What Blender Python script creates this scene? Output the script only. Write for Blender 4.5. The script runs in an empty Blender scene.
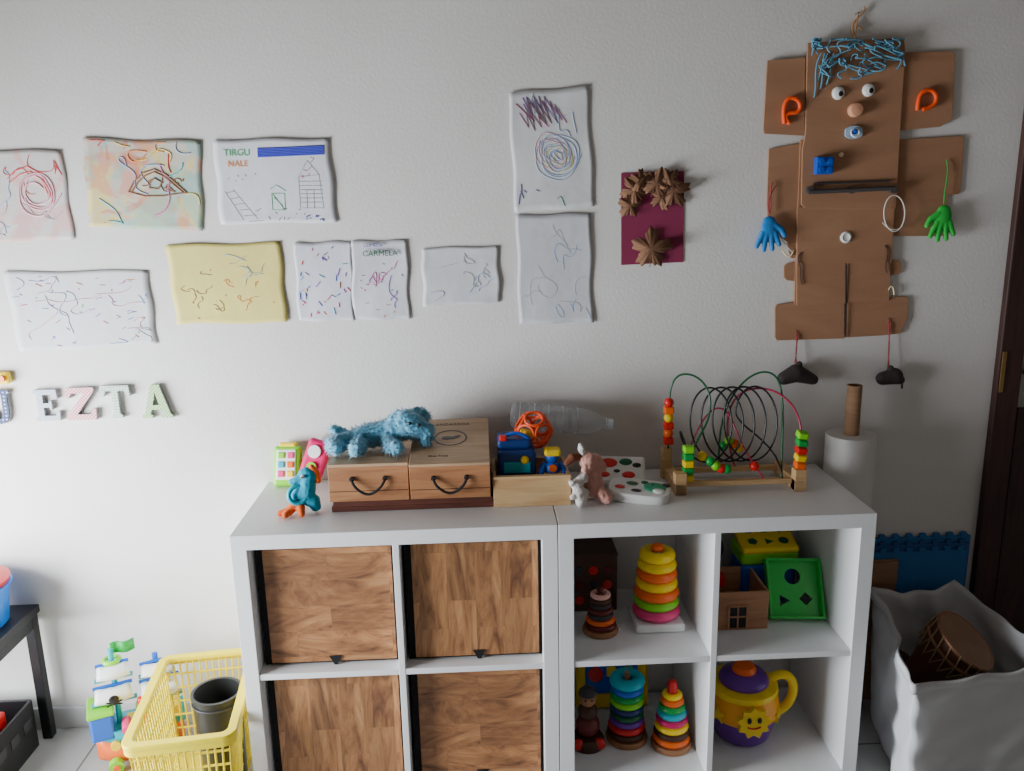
import bpy, bmesh, math, random
import numpy as np
from mathutils import Vector, Matrix
random.seed(7)
scene=bpy.context.scene
COL=bpy.context.collection
YF=-.402; YB=-.012; YC=(YF+YB)/2; D=.39; HWD=.797; UC=.3985
# ------------------------------------------------------------ camera (calibrated on the known 0.77 m tall shelf units)
def cam_rot(p,y,r): return Matrix.Rotation(-y,4,'Z')@Matrix.Rotation(math.radians(90)-p,4,'X')@Matrix.Rotation(-r,4,'Z')
OBS=[((-HWD,YF,.77),228,538,1),((HWD,YF,.77),880,513,1),((-HWD,YB,.77),271,487,1),((HWD,YB,.77),818,463,1),((0,YF,.77),558,524,1),
 ((0,YF,.385),560,664,1),((UC,YF,.385),714,659,1),((-UC,YF,.385),401,670,1),((-UC,YF,.732),396,546,1),((UC,YF,.732),719,533,1),
 ((-HWD,YF,.1),250,0,0),((HWD,YF,.1),854,0,0)]
X0=np.array([-0.194,-2.23,1.55,math.radians(13.5),math.radians(2.8),math.radians(1.15),.82])
PW=np.array([.05,.12,.05,.03,.03,.02,.05])
def resid(x):
    R=cam_rot(x[3],x[4],x[5]).to_3x3().inverted(); c=Vector(x[:3]); f=x[6]*1000; out=[]
    for P,u,v,hv in OBS:
        q=R@(Vector(P)-c); out.append(512+f*q.x/-q.z-u)
        if hv: out.append(385.5-f*q.y/-q.z-v)
    return np.array(out+list((x-X0)/PW*.3))
xs=X0.copy()
for it in range(30):
    r0=resid(xs); J=np.zeros((len(r0),7))
    for k in range(7):
        d=np.zeros(7); d[k]=1e-3; J[:,k]=(resid(xs+d)-resid(xs-d))/2e-3
    st=np.linalg.solve(J.T@J+1e-6*np.eye(7),-J.T@r0); xs=xs+st
CAM=Vector([float(a) for a in xs[:3]]); F=float(xs[6])*1000
cam=bpy.data.cameras.new('camera'); co=bpy.data.objects.new('camera',cam); COL.objects.link(co)
cam.sensor_width=36; cam.lens=F/1024*36; cam.clip_start=0.02
RM=cam_rot(*[float(a) for a in xs[3:6]])
co.matrix_world=Matrix.Translation(CAM)@RM
scene.camera=co
R3=RM.to_3x3()
def W(u,v):
    """photogrammetric rectification of the wall plane (y=0): photo survey point -> wall metres (x,z)"""
    d=R3@Vector(((u-512)/F,-(v-385.5)/F,-1)); t=-CAM.y/d.y; q=CAM+d*t
    return (q.x,q.z)
# ------------------------------------------------------------ materials
def srgb(c): 
    return tuple(((x/255)/12.92 if x/255<=0.04045 else ((x/255+0.055)/1.055)**2.4) for x in c)
_mc={}
def M(name,c,rough=.5,metal=0,var=.12,vs=8,bump=0,bs=60,trans=0,ior=1.45,coat=0,alpha=1,sheen=0,lin=False):
    if name in _mc: return _mc[name]
    col=c if lin else srgb(c)
    m=bpy.data.materials.new(name); m.use_nodes=True; nt=m.node_tree; b=nt.nodes['Principled BSDF']
    tc=nt.nodes.new('ShaderNodeTexCoord'); n=nt.nodes.new('ShaderNodeTexNoise'); n.inputs['Scale'].default_value=vs; n.inputs['Detail'].default_value=5
    nt.links.new(tc.outputs['Object'],n.inputs['Vector'])
    mx=nt.nodes.new('ShaderNodeMix'); mx.data_type='RGBA'
    mx.inputs[6].default_value=(*[x*(1-var) for x in col],1); mx.inputs[7].default_value=(*[min(1,x*(1+var)) for x in col],1)
    nt.links.new(n.outputs['Fac'],mx.inputs[0]); nt.links.new(mx.outputs[2],b.inputs['Base Color'])
    b.inputs['Roughness'].default_value=rough; b.inputs['Metallic'].default_value=metal
    b.inputs['Transmission Weight'].default_value=trans; b.inputs['IOR'].default_value=ior
    b.inputs['Coat Weight'].default_value=coat
    if sheen: b.inputs['Sheen Weight'].default_value=sheen
    b.inputs['Alpha'].default_value=alpha
    if bump:
        n2=nt.nodes.new('ShaderNodeTexNoise'); n2.inputs['Scale'].default_value=bs; n2.inputs['Detail'].default_value=3
        nt.links.new(tc.outputs['Object'],n2.inputs['Vector'])
        bp=nt.nodes.new('ShaderNodeBump'); bp.inputs['Strength'].default_value=bump; bp.inputs['Distance'].default_value=.003
        nt.links.new(n2.outputs['Fac'],bp.inputs['Height']); nt.links.new(bp.outputs['Normal'],b.inputs['Normal'])
    _mc[name]=m; return m
def ramp_set(r,stops):
    e=r.color_ramp.elements
    while len(e)>len(stops): e.remove(e[-1])
    while len(e)<len(stops): e.new(1)
    for el,(p,c) in zip(e,stops): el.position=p; el.color=(*c,1)
def wood(name,c1,c2,c3,stretch=(1.5,18,18),scale=2.2,rough=.55,planks=None,mr_=(.80,1.15),dist=.8):
    if name in _mc: return _mc[name]
    m=bpy.data.materials.new(name); m.use_nodes=True; nt=m.node_tree; b=nt.nodes['Principled BSDF']
    tc=nt.nodes.new('ShaderNodeTexCoord'); mp=nt.nodes.new('ShaderNodeMapping'); mp.inputs['Scale'].default_value=stretch
    nt.links.new(tc.outputs['Object'],mp.inputs['Vector'])
    n=nt.nodes.new('ShaderNodeTexNoise'); n.inputs['Scale'].default_value=scale; n.inputs['Detail'].default_value=8; n.inputs['Roughness'].default_value=.65; n.inputs['Distortion'].default_value=dist
    vec=mp.outputs['Vector']
    col_extra=None
    if planks:
        pw,ph,rot=planks
        sep=nt.nodes.new('ShaderNodeSeparateXYZ'); cmb=nt.nodes.new('ShaderNodeCombineXYZ')
        nt.links.new(tc.outputs['Object'],sep.inputs[0])
        nt.links.new(sep.outputs['Z' if rot else 'X'],cmb.inputs['X']); nt.links.new(sep.outputs['X' if rot else 'Z'],cmb.inputs['Y'])
        br=nt.nodes.new('ShaderNodeTexBrick'); br.inputs['Scale'].default_value=1; br.inputs['Brick Width'].default_value=pw; br.inputs['Row Height'].default_value=ph
        br.inputs['Mortar Size'].default_value=.0005; br.inputs['Color1'].default_value=(.0,.0,.0,1); br.inputs['Color2'].default_value=(1,1,1,1); br.inputs['Mortar'].default_value=(0,0,0,1); br.offset=.37
        nt.links.new(cmb.outputs[0],br.inputs['Vector'])
        add=nt.nodes.new('ShaderNodeVectorMath'); add.operation='MULTIPLY_ADD'; 
        nt.links.new(br.outputs['Color'],add.inputs[0]); add.inputs[1].default_value=(7,7,7); nt.links.new(mp.outputs['Vector'],add.inputs[2])
        vec=add.outputs[0]; col_extra=br
    nt.links.new(vec,n.inputs['Vector'])
    r=nt.nodes.new('ShaderNodeValToRGB'); ramp_set(r,[(.3,srgb(c1)),(.5,srgb(c2)),(.72,srgb(c3))])
    nt.links.new(n.outputs['Fac'],r.inputs['Fac'])
    out=r.outputs['Color']
    if col_extra:
        mr=nt.nodes.new('ShaderNodeMapRange'); mr.inputs[3].default_value=mr_[0]; mr.inputs[4].default_value=mr_[1]
        nt.links.new(col_extra.outputs['Color'],mr.inputs[0])
        mm=nt.nodes.new('ShaderNodeVectorMath'); mm.operation='SCALE'; nt.links.new(out,mm.inputs[0]); nt.links.new(mr.outputs[0],mm.inputs['Scale'])
        out=mm.outputs[0]
    nt.links.new(out,b.inputs['Base Color'])
    bp=nt.nodes.new('ShaderNodeBump'); bp.inputs['Strength'].default_value=.3; bp.inputs['Distance'].default_value=.002
    nt.links.new(n.outputs['Fac'],bp.inputs['Height']); nt.links.new(bp.outputs['Normal'],b.inputs['Normal'])
    b.inputs['Roughness'].default_value=rough
    _mc[name]=m; return m
def checks(name,c1,c2,size=.006,dots=False):
    m=bpy.data.materials.new(name); m.use_nodes=True; nt=m.node_tree; b=nt.nodes['Principled BSDF']
    tc=nt.nodes.new('ShaderNodeTexCoord')
    if dots:
        t=nt.nodes.new('ShaderNodeTexVoronoi'); t.inputs['Scale'].default_value=1/size; t.inputs['Randomness'].default_value=.1
        r=nt.nodes.new('ShaderNodeValToRGB'); ramp_set(r,[(.0,srgb(c2)),(.27,srgb(c2)),(.3,srgb(c1))]); nt.links.new(t.outputs['Distance'],r.inputs['Fac']); out=r.outputs['Color']
    else:
        t=nt.nodes.new('ShaderNodeTexChecker'); t.inputs['Scale'].default_value=1/size; t.inputs['Color1'].default_value=(*srgb(c1),1); t.inputs['Color2'].default_value=(*srgb(c2),1); out=t.outputs['Color']
    nt.links.new(tc.outputs['Object'],t.inputs['Vector']); nt.links.new(out,b.inputs['Base Color']); b.inputs['Roughness'].default_value=.6
    return m
def paper_mat(name,base,paints=()):
    m=bpy.data.materials.new(name); m.use_nodes=True; nt=m.node_tree; b=nt.nodes['Principled BSDF']
    tc=nt.nodes.new('ShaderNodeTexCoord')
    n0=nt.nodes.new('ShaderNodeTexNoise'); n0.inputs['Scale'].default_value=9; nt.links.new(tc.outputs['Object'],n0.inputs['Vector'])
    mx=nt.nodes.new('ShaderNodeMix'); mx.data_type='RGBA'; bc=srgb(base)
    mx.inputs[6].default_value=(*[x*.93 for x in bc],1); mx.inputs[7].default_value=(*[min(1,x*1.04) for x in bc],1); nt.links.new(n0.outputs['Fac'],mx.inputs[0]); cur=mx.outputs[2]
    for i,(c,sc,th,amt) in enumerate(paints):
        mp=nt.nodes.new('ShaderNodeMapping'); mp.inputs['Location'].default_value=(i*3.3,i*1.7,i*5.1); nt.links.new(tc.outputs['Object'],mp.inputs['Vector'])
        n=nt.nodes.new('ShaderNodeTexNoise'); n.inputs['Scale'].default_value=sc; n.inputs['Detail'].default_value=4; n.inputs['Distortion'].default_value=1.5; nt.links.new(mp.outputs[0],n.inputs['Vector'])
        r=nt.nodes.new('ShaderNodeMapRange'); r.inputs[1].default_value=th; r.inputs[2].default_value=th+.06; r.inputs[3].default_value=0; r.inputs[4].default_value=amt; nt.links.new(n.outputs['Fac'],r.inputs[0])
        q=nt.nodes.new('ShaderNodeMix'); q.data_type='RGBA'; nt.links.new(r.outputs[0],q.inputs[0]); nt.links.new(cur,q.inputs[6]); q.inputs[7].default_value=(*srgb(c),1); cur=q.outputs[2]
    nt.links.new(cur,b.inputs['Base Color']); b.inputs['Roughness'].default_value=.85
    n2=nt.nodes.new('ShaderNodeTexNoise'); n2.inputs['Scale'].default_value=14; n2.inputs['Detail'].default_value=2; nt.links.new(tc.outputs['Object'],n2.inputs['Vector'])
    bp=nt.nodes.new('ShaderNodeBump'); bp.inputs['Strength'].default_value=.25; bp.inputs['Distance'].default_value=.01; nt.links.new(n2.outputs['Fac'],bp.inputs['Height']); nt.links.new(bp.outputs['Normal'],b.inputs['Normal'])
    return m
# ------------------------------------------------------------ builders
def G(name,loc=(0,0,0),rot=(0,0,0),parent=None):
    e=bpy.data.objects.new(name,None); COL.objects.link(e); e.location=loc; e.rotation_euler=[math.radians(a) for a in rot]; e.empty_display_size=.05
    if parent: e.parent=parent
    return e
def fin(name,bm,mat,g=None,smooth=False,loc=(0,0,0),rot=(0,0,0),bevel=0,seg=2):
    me=bpy.data.meshes.new(name); bmesh.ops.recalc_face_normals(bm,faces=bm.faces); bm.to_mesh(me); bm.free()
    o=bpy.data.objects.new(name,me); COL.objects.link(o)
    if mat: me.materials.append(mat)
    if smooth: me.polygons.foreach_set('use_smooth',[True]*len(me.polygons))
    o.location=loc; o.rotation_euler=[math.radians(a) for a in rot]
    if g: o.parent=g
    if bevel:
        b=o.modifiers.new('bev','BEVEL'); b.width=bevel; b.segments=seg; b.limit_method='ANGLE'; b.angle_limit=.7
    return o
def box(name,c,s,mat,g=None,bevel=.001,rot=(0,0,0),seg=2):
    bm=bmesh.new(); bmesh.ops.create_cube(bm,size=1); bmesh.ops.scale(bm,vec=s,verts=bm.verts)
    return fin(name,bm,mat,g,False,c,rot,bevel,seg)
def lathe(name,prof,mat,g=None,loc=(0,0,0),rot=(0,0,0),n=32,closed=False,smooth=True):
    bm=bmesh.new(); rings=[]
    for r,z in prof:
        if r<1e-5: rings.append([bm.verts.new((0,0,z))]*n)
        else: rings.append([bm.verts.new((r*math.cos(2*math.pi*i/n),r*math.sin(2*math.pi*i/n),z)) for i in range(n)])
    m=len(rings); rng=range(m) if closed else range(m-1)
    for a in rng:
        A=rings[a];B=rings[(a+1)%m]
        for i in range(n):
            j=(i+1)%n; vs=[]
            for v in (A[i],A[j],B[j],B[i]):
                if v not in vs: vs.append(v)
            if len(vs)>2:
                try: bm.faces.new(vs)
                except ValueError: pass
    o=fin(name,bm,mat,g,smooth,loc,rot)
    if smooth:
        e=o.modifiers.new('es','EDGE_SPLIT'); e.split_angle=math.radians(50)
    return o
def cyl(name,c,r,h,mat,g=None,rot=(0,0,0),r2=None,n=28):
    r2=r if r2 is None else r2
    return lathe(name,[(0,-h/2),(r,-h/2),(r2,h/2),(0,h/2)],mat,g,c,rot,n)
def ring(name,c,R,r,mat,g=None,rot=(0,0,0),sz=1,n=36):
    return lathe(name,[(R+r*math.cos(2*math.pi*k/12),r*sz*math.sin(2*math.pi*k/12)) for k in range(12)],mat,g,c,rot,n,closed=True)
def sph(name,c,s,mat,g=None,rot=(0,0,0),n=20):
    bm=bmesh.new(); bmesh.ops.create_uvsphere(bm,u_segments=n,v_segments=max(8,n*2//3),radius=1)
    if not hasattr(s,'__len__'): s=(s,s,s)
    bmesh.ops.scale(bm,vec=s,verts=bm.verts); return fin(name,bm,mat,g,True,c,rot)
CURVES=[]
def tube(name,splines,r,mat,g=None,cyclic=False,smooth=True,loc=(0,0,0),res=2,sub=6):
    cu=bpy.data.curves.new(name,'CURVE'); cu.dimensions='3D'; cu.bevel_depth=r; cu.bevel_resolution=res; cu.resolution_u=sub; cu.use_fill_caps=True
    if not hasattr(splines[0][0],'__len__'): splines=[splines]
    for pts in splines:
        if smooth:
            sp=cu.splines.new('NURBS'); sp.points.add(len(pts)-1); sp.order_u=min(4,len(pts)); sp.use_endpoint_u=not cyclic; sp.use_cyclic_u=cyclic
        else:
            sp=cu.splines.new('POLY'); sp.points.add(len(pts)-1); sp.use_cyclic_u=cyclic
        for q,p in zip(sp.points,pts): q.co=(*p,1)
    o=bpy.data.objects.new(name,cu); COL.objects.link(o); cu.materials.append(mat); o.location=loc
    if g: o.parent=g
    CURVES.append(o); return o
def flat(name,loops,th,mat,g=None,loc=(0,0,0),rot=(90,0,0),bevel=0):
    """2D outlines (with holes) extruded; default stands up in the XZ plane facing -Y"""
    cu=bpy.data.curves.new(name,'CURVE'); cu.dimensions='2D'; cu.fill_mode='BOTH'; cu.extrude=th/2; cu.bevel_depth=bevel; cu.bevel_resolution=1
    for pts in loops:
        sp=cu.splines.new('POLY'); sp.points.add(len(pts)-1); sp.use_cyclic_u=True
        for q,p in zip(sp.points,pts): q.co=(p[0],p[1],0,1)
    o=bpy.data.objects.new(name,cu); COL.objects.link(o); cu.materials.append(mat); o.location=loc; o.rotation_euler=[math.radians(a) for a in rot]
    if g: o.parent=g
    CURVES.append(o); return o
def text(name,s,size,mat,g,loc,rot=(90,0,0),ext=.0003):
    cu=bpy.data.curves.new(name,'FONT'); cu.body=s; cu.size=size; cu.extrude=ext; cu.align_x='CENTER'; cu.align_y='CENTER'
    o=bpy.data.objects.new(name,cu); COL.objects.link(o); cu.materials.append(mat); o.location=loc; o.rotation_euler=[math.radians(a) for a in rot]; o.parent=g; CURVES.append(o); return o
def blob(name,parts,mat,g=None,vox=.004,loc=(0,0,0),rot=(0,0,0),scale=(1,1,1),disp=0,smooth=2,tuft=0,tr=.006,seed=0):
    """one continuous surface grown from tapered limbs: parts=[(p0,r0,p1,r1)] or (p,(rx,ry,rz)); tuft = terry curls"""
    bm=bmesh.new(); rnd=random.Random(seed)
    def sp(c,s,k=1):
        if k: r=bmesh.ops.create_uvsphere(bm,u_segments=14,v_segments=10,radius=1)
        else: r=bmesh.ops.create_icosphere(bm,subdivisions=1,radius=1)
        bmesh.ops.scale(bm,vec=s,verts=r['verts']); bmesh.ops.translate(bm,vec=c,verts=r['verts'])
    def rv():
        v=Vector((rnd.gauss(0,1),rnd.gauss(0,1),rnd.gauss(0,1))); return v.normalized()
    for q in parts:
        if len(q)==2:
            s=q[1] if hasattr(q[1],'__len__') else (q[1],)*3; sp(q[0],s)
            for _ in range(tuft//2): v=rv(); sp(Vector(q[0])+Vector((v.x*s[0],v.y*s[1],v.z*s[2])),(tr*rnd.uniform(.7,1.3),)*3,0)
        else:
            a,ra,b,rb=Vector(q[0]),q[1],Vector(q[2]),q[3]; L=(b-a).length; k=max(2,int(L/(min(ra,rb)*.4))+1)
            for i in range(k+1):
                t=i/k; sp(a.lerp(b,t),(ra+(rb-ra)*t,)*3)
            for _ in range(tuft): t=rnd.random(); sp(a.lerp(b,t)+rv()*(ra+(rb-ra)*t)*1.02,(tr*rnd.uniform(.6,1.4),)*3,0)
    me=bpy.data.meshes.new(name); bm.to_mesh(me); bm.free()
    o=bpy.data.objects.new(name,me); COL.objects.link(o); me.materials.append(mat)
    o.location=loc; o.rotation_euler=[math.radians(a) for a in rot]; o.scale=scale
    if g:o.parent=g
    r=o.modifiers.new('rm','REMESH'); r.mode='VOXEL'; r.voxel_size=vox; r.use_smooth_shade=True
    if smooth: s=o.modifiers.new('sm','SMOOTH'); s.iterations=smooth; s.factor=.6
    if disp:
        t=bpy.data.textures.new(name+'_t','CLOUDS'); t.noise_scale=.010; d=o.modifiers.new('d','DISPLACE'); d.texture=t; d.strength=disp; d.mid_level=.5
    return o
def fur(name,src_parts,mat,g,n,ln,r,seed=3):
    """short pile: many fine tapered tufts rooted on the limb surfaces, one mesh"""
    rnd=random.Random(seed); bm=bmesh.new()
    tot=[((Vector(q[2])-Vector(q[0])).length+q[1]+q[3])*(q[1]+q[3]) for q in src_parts]; S_=sum(tot)
    for q,wt in zip(src_parts,tot):
        a,ra,b,rb=Vector(q[0]),q[1],Vector(q[2]),q[3]
        for _ in range(int(n*wt/S_)):
            t=rnd.uniform(-.05,1.05); t=min(1,max(0,t)); v=Vector((rnd.gauss(0,1),rnd.gauss(0,1),rnd.gauss(0,1))).normalized(); R_=ra+(rb-ra)*t
            p=a.lerp(b,t)+v*R_*.97
            if p.z<.004: continue
            tip=p+v*ln*rnd.uniform(.6,1.3)+Vector((rnd.gauss(0,1),rnd.gauss(0,1),rnd.gauss(0,1)-.5))*ln*.45
            u=v.orthogonal().normalized(); w_=v.cross(u); vs=[bm.verts.new(p+(u*math.cos(k*2.094)+w_*math.sin(k*2.094))*r) for k in range(3)]; tp=bm.verts.new(tip)
            for k in range(3): bm.faces.new((vs[k],vs[(k+1)%3],tp))
    return fin(name,bm,mat,g,True)
def prism(name,pts,y0,th,mat,g=None,bevel=.0006):
    bm=bmesh.new(); a=[bm.verts.new((x,y0,z)) for x,z in pts]; b=[bm.verts.new((x,y0-th,z)) for x,z in pts]
    bm.faces.new(a); bm.faces.new(b[::-1])
    for i in range(len(pts)):
        j=(i+1)%len(pts); bm.faces.new((a[i],b[i],b[j],a[j]))
    return fin(name,bm,mat,g,bevel=bevel)
# ------------------------------------------------------------ palette
WHITE=M('white_lacquer',(230,230,230),.35,var=.02)
BLACK=M('black_felt',(22,21,22),.9)
BLKP=M('black_plastic',(20,20,22),.4)
PINE=wood('pine_wood',(190,146,96),(208,170,122),(222,188,142))
LBRN=wood('light_brown_wood',(134,88,54),(160,110,72),(176,128,88))
BOXW=wood('cigar_box_wood',(140,90,56),(168,114,74),(186,136,92))
BOXT=wood('box_lid_wood',(156,124,94),(182,150,116),(198,168,134))
DKW=wood('dark_red_wood',(64,28,20),(90,44,32),(108,58,42))
DOORW=wood('door_dark_wood',(42,24,20),(60,34,28),(78,46,38),(14,14,1.2))
MANGO=wood('mango_wood_planks',(98,58,34),(168,116,72),(202,152,102),(12,12,2.0),1.7,planks=(.21,.072,True),mr_=(.72,1.15),dist=2.0)
MANGO2=wood('mango_wood_carved',(88,54,32),(158,106,66),(196,144,94),(2.4,12,7),1.8,planks=(.24,.07,False),mr_=(.75,1.12),dist=2.4)
CARD=wood('cardboard',(156,112,82),(164,120,89),(172,128,96),(2,2,8),1.5,.9)
KRAFT=wood('kraft_cardboard',(140,106,78),(154,118,88),(166,130,98),(3,3,20),2,.9)
C={}
for k,v in dict(red=(215,30,28),orange=(245,105,20),yellow=(250,212,20),lime=(130,215,30),green=(20,160,65),teal=(10,175,195),
    blue=(25,95,205),navy=(26,44,105),purple=(105,45,155),pink=(240,65,130),magenta=(210,20,100),white=(236,236,232),black=(18,18,18),
    brown=(90,52,32),cream=(235,215,170),grey=(110,112,112),darkgreen=(10,90,50),lpink=(240,180,170)).items():
    C[k]=M('plastic_'+k,v,.38,coat=.15,var=.06)
# ------------------------------------------------------------ room
wallm=bpy.data.materials.new('stippled_plaster'); wallm.use_nodes=True
nt=wallm.node_tree; b=nt.nodes['Principled BSDF']; tc=nt.nodes.new('ShaderNodeTexCoord')
b.inputs['Roughness'].default_value=.8
n=nt.nodes.new('ShaderNodeTexNoise'); n.inputs['Scale'].default_value=2; nt.links.new(tc.outputs['Object'],n.inputs['Vector'])
r=nt.nodes.new('ShaderNodeValToRGB'); ramp_set(r,[(.3,srgb((216,211,206))),(.7,srgb((223,219,215)))]); nt.links.new(n.outputs['Fac'],r.inputs['Fac']); nt.links.new(r.outputs['Color'],b.inputs['Base Color'])
n2=nt.nodes.new('ShaderNodeTexNoise'); n2.inputs['Scale'].default_value=120; n2.inputs['Detail'].default_value=2; nt.links.new(tc.outputs['Object'],n2.inputs['Vector'])
n3=nt.nodes.new('ShaderNodeMapRange'); n3.inputs[1].default_value=.38; n3.inputs[2].default_value=.62; nt.links.new(n2.outputs['Fac'],n3.inputs[0])
bp=nt.nodes.new('ShaderNodeBump'); bp.inputs['Strength'].default_value=.15; bp.inputs['Distance'].default_value=.001
nt.links.new(n3.outputs[0],bp.inputs['Height']); nt.links.new(bp.outputs['Normal'],b.inputs['Normal'])
floorm=bpy.data.materials.new('white_floor_tile'); floorm.use_nodes=True
nt=floorm.node_tree; b=nt.nodes['Principled BSDF']; tc=nt.nodes.new('ShaderNodeTexCoord')
br=nt.nodes.new('ShaderNodeTexBrick'); br.offset=0; br.inputs['Scale'].default_value=1; br.inputs['Brick Width'].default_value=.3; br.inputs['Row Height'].default_value=.3; br.inputs['Mortar Size'].default_value=.003
br.inputs['Color1'].default_value=(*srgb((184,183,181)),1); br.inputs['Color2'].default_value=(*srgb((176,175,174)),1); br.inputs['Mortar'].default_value=(*srgb((105,100,96)),1)
nt.links.new(tc.outputs['Object'],br.inputs['Vector']); nt.links.new(br.outputs['Color'],b.inputs['Base Color']); b.inputs['Roughness'].default_value=.3
XL,XR=-2.0,2.3
GREYW=M('bounce_cut_grey',(128,120,112),.8,var=.04)  # out-of-view ceiling and walls coloured darker to cut bounced light
box('wall_back',((XL+XR)/2,.05,1.3),(XR-XL+.2,.1,2.7),wallm,bevel=0)
box('floor',((XL+XR)/2,-1.75,-.05),(XR-XL+.2,3.5,.1),floorm,bevel=0)
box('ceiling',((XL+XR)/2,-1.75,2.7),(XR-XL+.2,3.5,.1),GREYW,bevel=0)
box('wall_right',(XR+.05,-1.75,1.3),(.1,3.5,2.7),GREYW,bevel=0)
WY0,WY1,WZ0,WZ1=-1.35,-.22,.15,1.15
wl=G('wall_left',(XL-.05,0,0))
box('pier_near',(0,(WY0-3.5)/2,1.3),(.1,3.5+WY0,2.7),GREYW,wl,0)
box('pier_far',(0,WY1/2,1.3),(.1,-WY1,2.7),wallm,wl,0)
box('sill',(0,(WY0+WY1)/2,WZ0/2),(.1,WY1-WY0,WZ0),wallm,wl,0)
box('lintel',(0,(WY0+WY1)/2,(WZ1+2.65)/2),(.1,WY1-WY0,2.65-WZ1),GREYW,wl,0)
wn=G('window_1',(XL-.05,(WY0+WY1)/2,(WZ0+WZ1)/2))
hw=(WY1-WY0)/2; hz=(WZ1-WZ0)/2
for nm,c,s in [('frame_top',(0,0,hz-.02),(.05,2*hw,.04)),('frame_bottom',(0,0,-hz+.02),(.05,2*hw,.04)),('frame_a',(0,hw-.02,0),(.05,.04,2*hz)),('frame_b',(0,-hw+.02,0),(.05,.04,2*hz))]:
    box(nm,c,s,WHITE,wn,.002)
box('baseboard_back',(-1.40,-.005,.035),(1.18,.01,.07),M('baseboard_tile',(205,205,205),.3,var=.03),bevel=.002)
# ------------------------------------------------------------ door
dx=W(990,400)[0]
d=G('door_1',(dx,0,0))
box('casing_side',(.035,-.0125,1.06),(.07,.025,2.12),DOORW,d,.004)
box('casing_top',(.45,-.0125,2.15),(.9,.025,.07),DOORW,d,.004)
box('casing_far',(.865,-.0125,1.06),(.07,.025,2.12),DOORW,d,.004)
box('leaf',(.45,-.006,1.05),(.74,.012,2.1),DOORW,d,.001)
for z0,z1 in ((.2,.85),(1.0,1.95)):
    box('panel_mould',(.45,-.014,(z0+z1)/2),(.5,.006,z1-z0),DOORW,d,.006)
BRASS=M('brass',(170,140,90),.35,1)
hx_,hz_=W(997,370); box('strike_plate',(hx_-dx,-.027,hz_),(.012,.004,.12),BRASS,d,.001)
hx_,hz_=W(1017,378); STL=M('steel',(150,148,142),.35,1)
box('handle_plate',(hx_-dx+.01,-.015,hz_),(.035,.006,.17),STL,d,.003)
tube('handle_lever',[(hx_-dx+.01,-.02,hz_+.02),(hx_-dx+.01,-.06,hz_+.02),(hx_-dx+.03,-.065,hz_+.02),(hx_-dx+.11,-.065,hz_+.02)],.008,STL,d)
# ------------------------------------------------------------ cube shelves
UW=.795; CW=(UW-.076-.016)/2; CO=.008+CW/2
def cube_shelf(cx):
    g=G('cube_shelf',(cx,YC,0))
    w=UW; t=.038; h=.77
    box('top_board',(0,0,h-t/2),(w,D,t),WHITE,g,.0015)
    box('bottom_board',(0,0,t/2),(w,D,t),WHITE,g,.0015)
    box('side_a',(-w/2+t/2,0,h/2),(t,D-.001,h-2*t+.001),WHITE,g,.001)
    box('side_b',(w/2-t/2,0,h/2),(t,D-.001,h-2*t+.001),WHITE,g,.001)
    box('divider_v',(0,0,h/2),(.016,D-.004,h-2*t),WHITE,g,.001)
    box('shelf_l',(-CO,0,h/2),(CW,D-.006,.016),WHITE,g,.001)
    box('shelf_r',(CO,0,h/2),(CW,D-.006,.016),WHITE,g,.001)
cube_shelf(-UC); cube_shelf(UC)
for ix,cx in enumerate((-UC-CO,-UC+CO)):
    for iz,z0 in enumerate((.0385,.3935)):
        dd=.340
        g=G('storage_bin',(cx+.002,YB-.003-dd/2,z0))
        hh=.330; ww=.342
        box('felt_bottom',(0,0,.004),(ww,dd,.006),BLACK,g); box('felt_left',(-ww/2+.003,0,hh/2),(.006,dd,hh),BLACK,g); box('felt_right',(ww/2-.003,0,hh/2),(.006,dd,hh),BLACK,g)
        box('felt_back',(0,dd/2-.003,hh/2),(ww,.006,hh),BLACK,g); box('felt_front',(0,-dd/2+.004,hh/2),(ww,.006,hh-.004),BLACK,g)
        box('wood_front',(.006,-dd/2-.003,hh/2-.001),(ww-.024,.008,hh-.018),MANGO if (ix+iz)%2==0 else MANGO2,g,.001)
        flat('pull_tab',[[(-.016,.012),(.016,.012),(.004,-.012),(-.004,-.012)]],.003,BLACK,g,(.01,-dd/2-.009,.004+.008))
# ------------------------------------------------------------ drawings on the wall
def drawing(corners,mat,name='child_drawing',off=.0022,curl=.0042,seed=0):
    rnd=random.Random(seed)
    P=[Vector((W(*c)[0],0,W(*c)[1])) for c in corners]
    cen=sum(P,Vector())/4; cen.y=0
    g=G(name,cen)
    ph=[rnd.uniform(0,6) for _ in range(4)]
    def S(s,t,lift=0):
        p=P[0].lerp(P[1],s).lerp(P[3].lerp(P[2],s),t)-cen
        e=min(s,1-s,t,1-t)
        y=-off-curl*(.5+.5*math.sin(5*s+ph[0])*math.sin(4*t+ph[1]))*.6-curl*.5*math.exp(-e*14)*(.5+.5*math.sin(9*s+7*t+ph[2]))
        return Vector((p.x+.002*math.sin(11*t+ph[2]),y-lift,p.z+.002*math.sin(9*s+ph[3])))
    bm=bmesh.new(); N=20; vs=[[bm.verts.new(S(i/N,j/N)) for i in range(N+1)] for j in range(N+1)]
    for j in range(N):
        for i in range(N): bm.faces.new((vs[j][i],vs[j+1][i],vs[j+1][i+1],vs[j][i+1]))
    o=fin('paper_sheet',bm,mat,g,True); so=o.modifiers.new('s','SOLIDIFY'); so.thickness=.0006; so.offset=-1 
    return g,S,rnd
def mixw(c,k=.20): return tuple(x*(1-k)+208*k for x in c)
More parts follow.
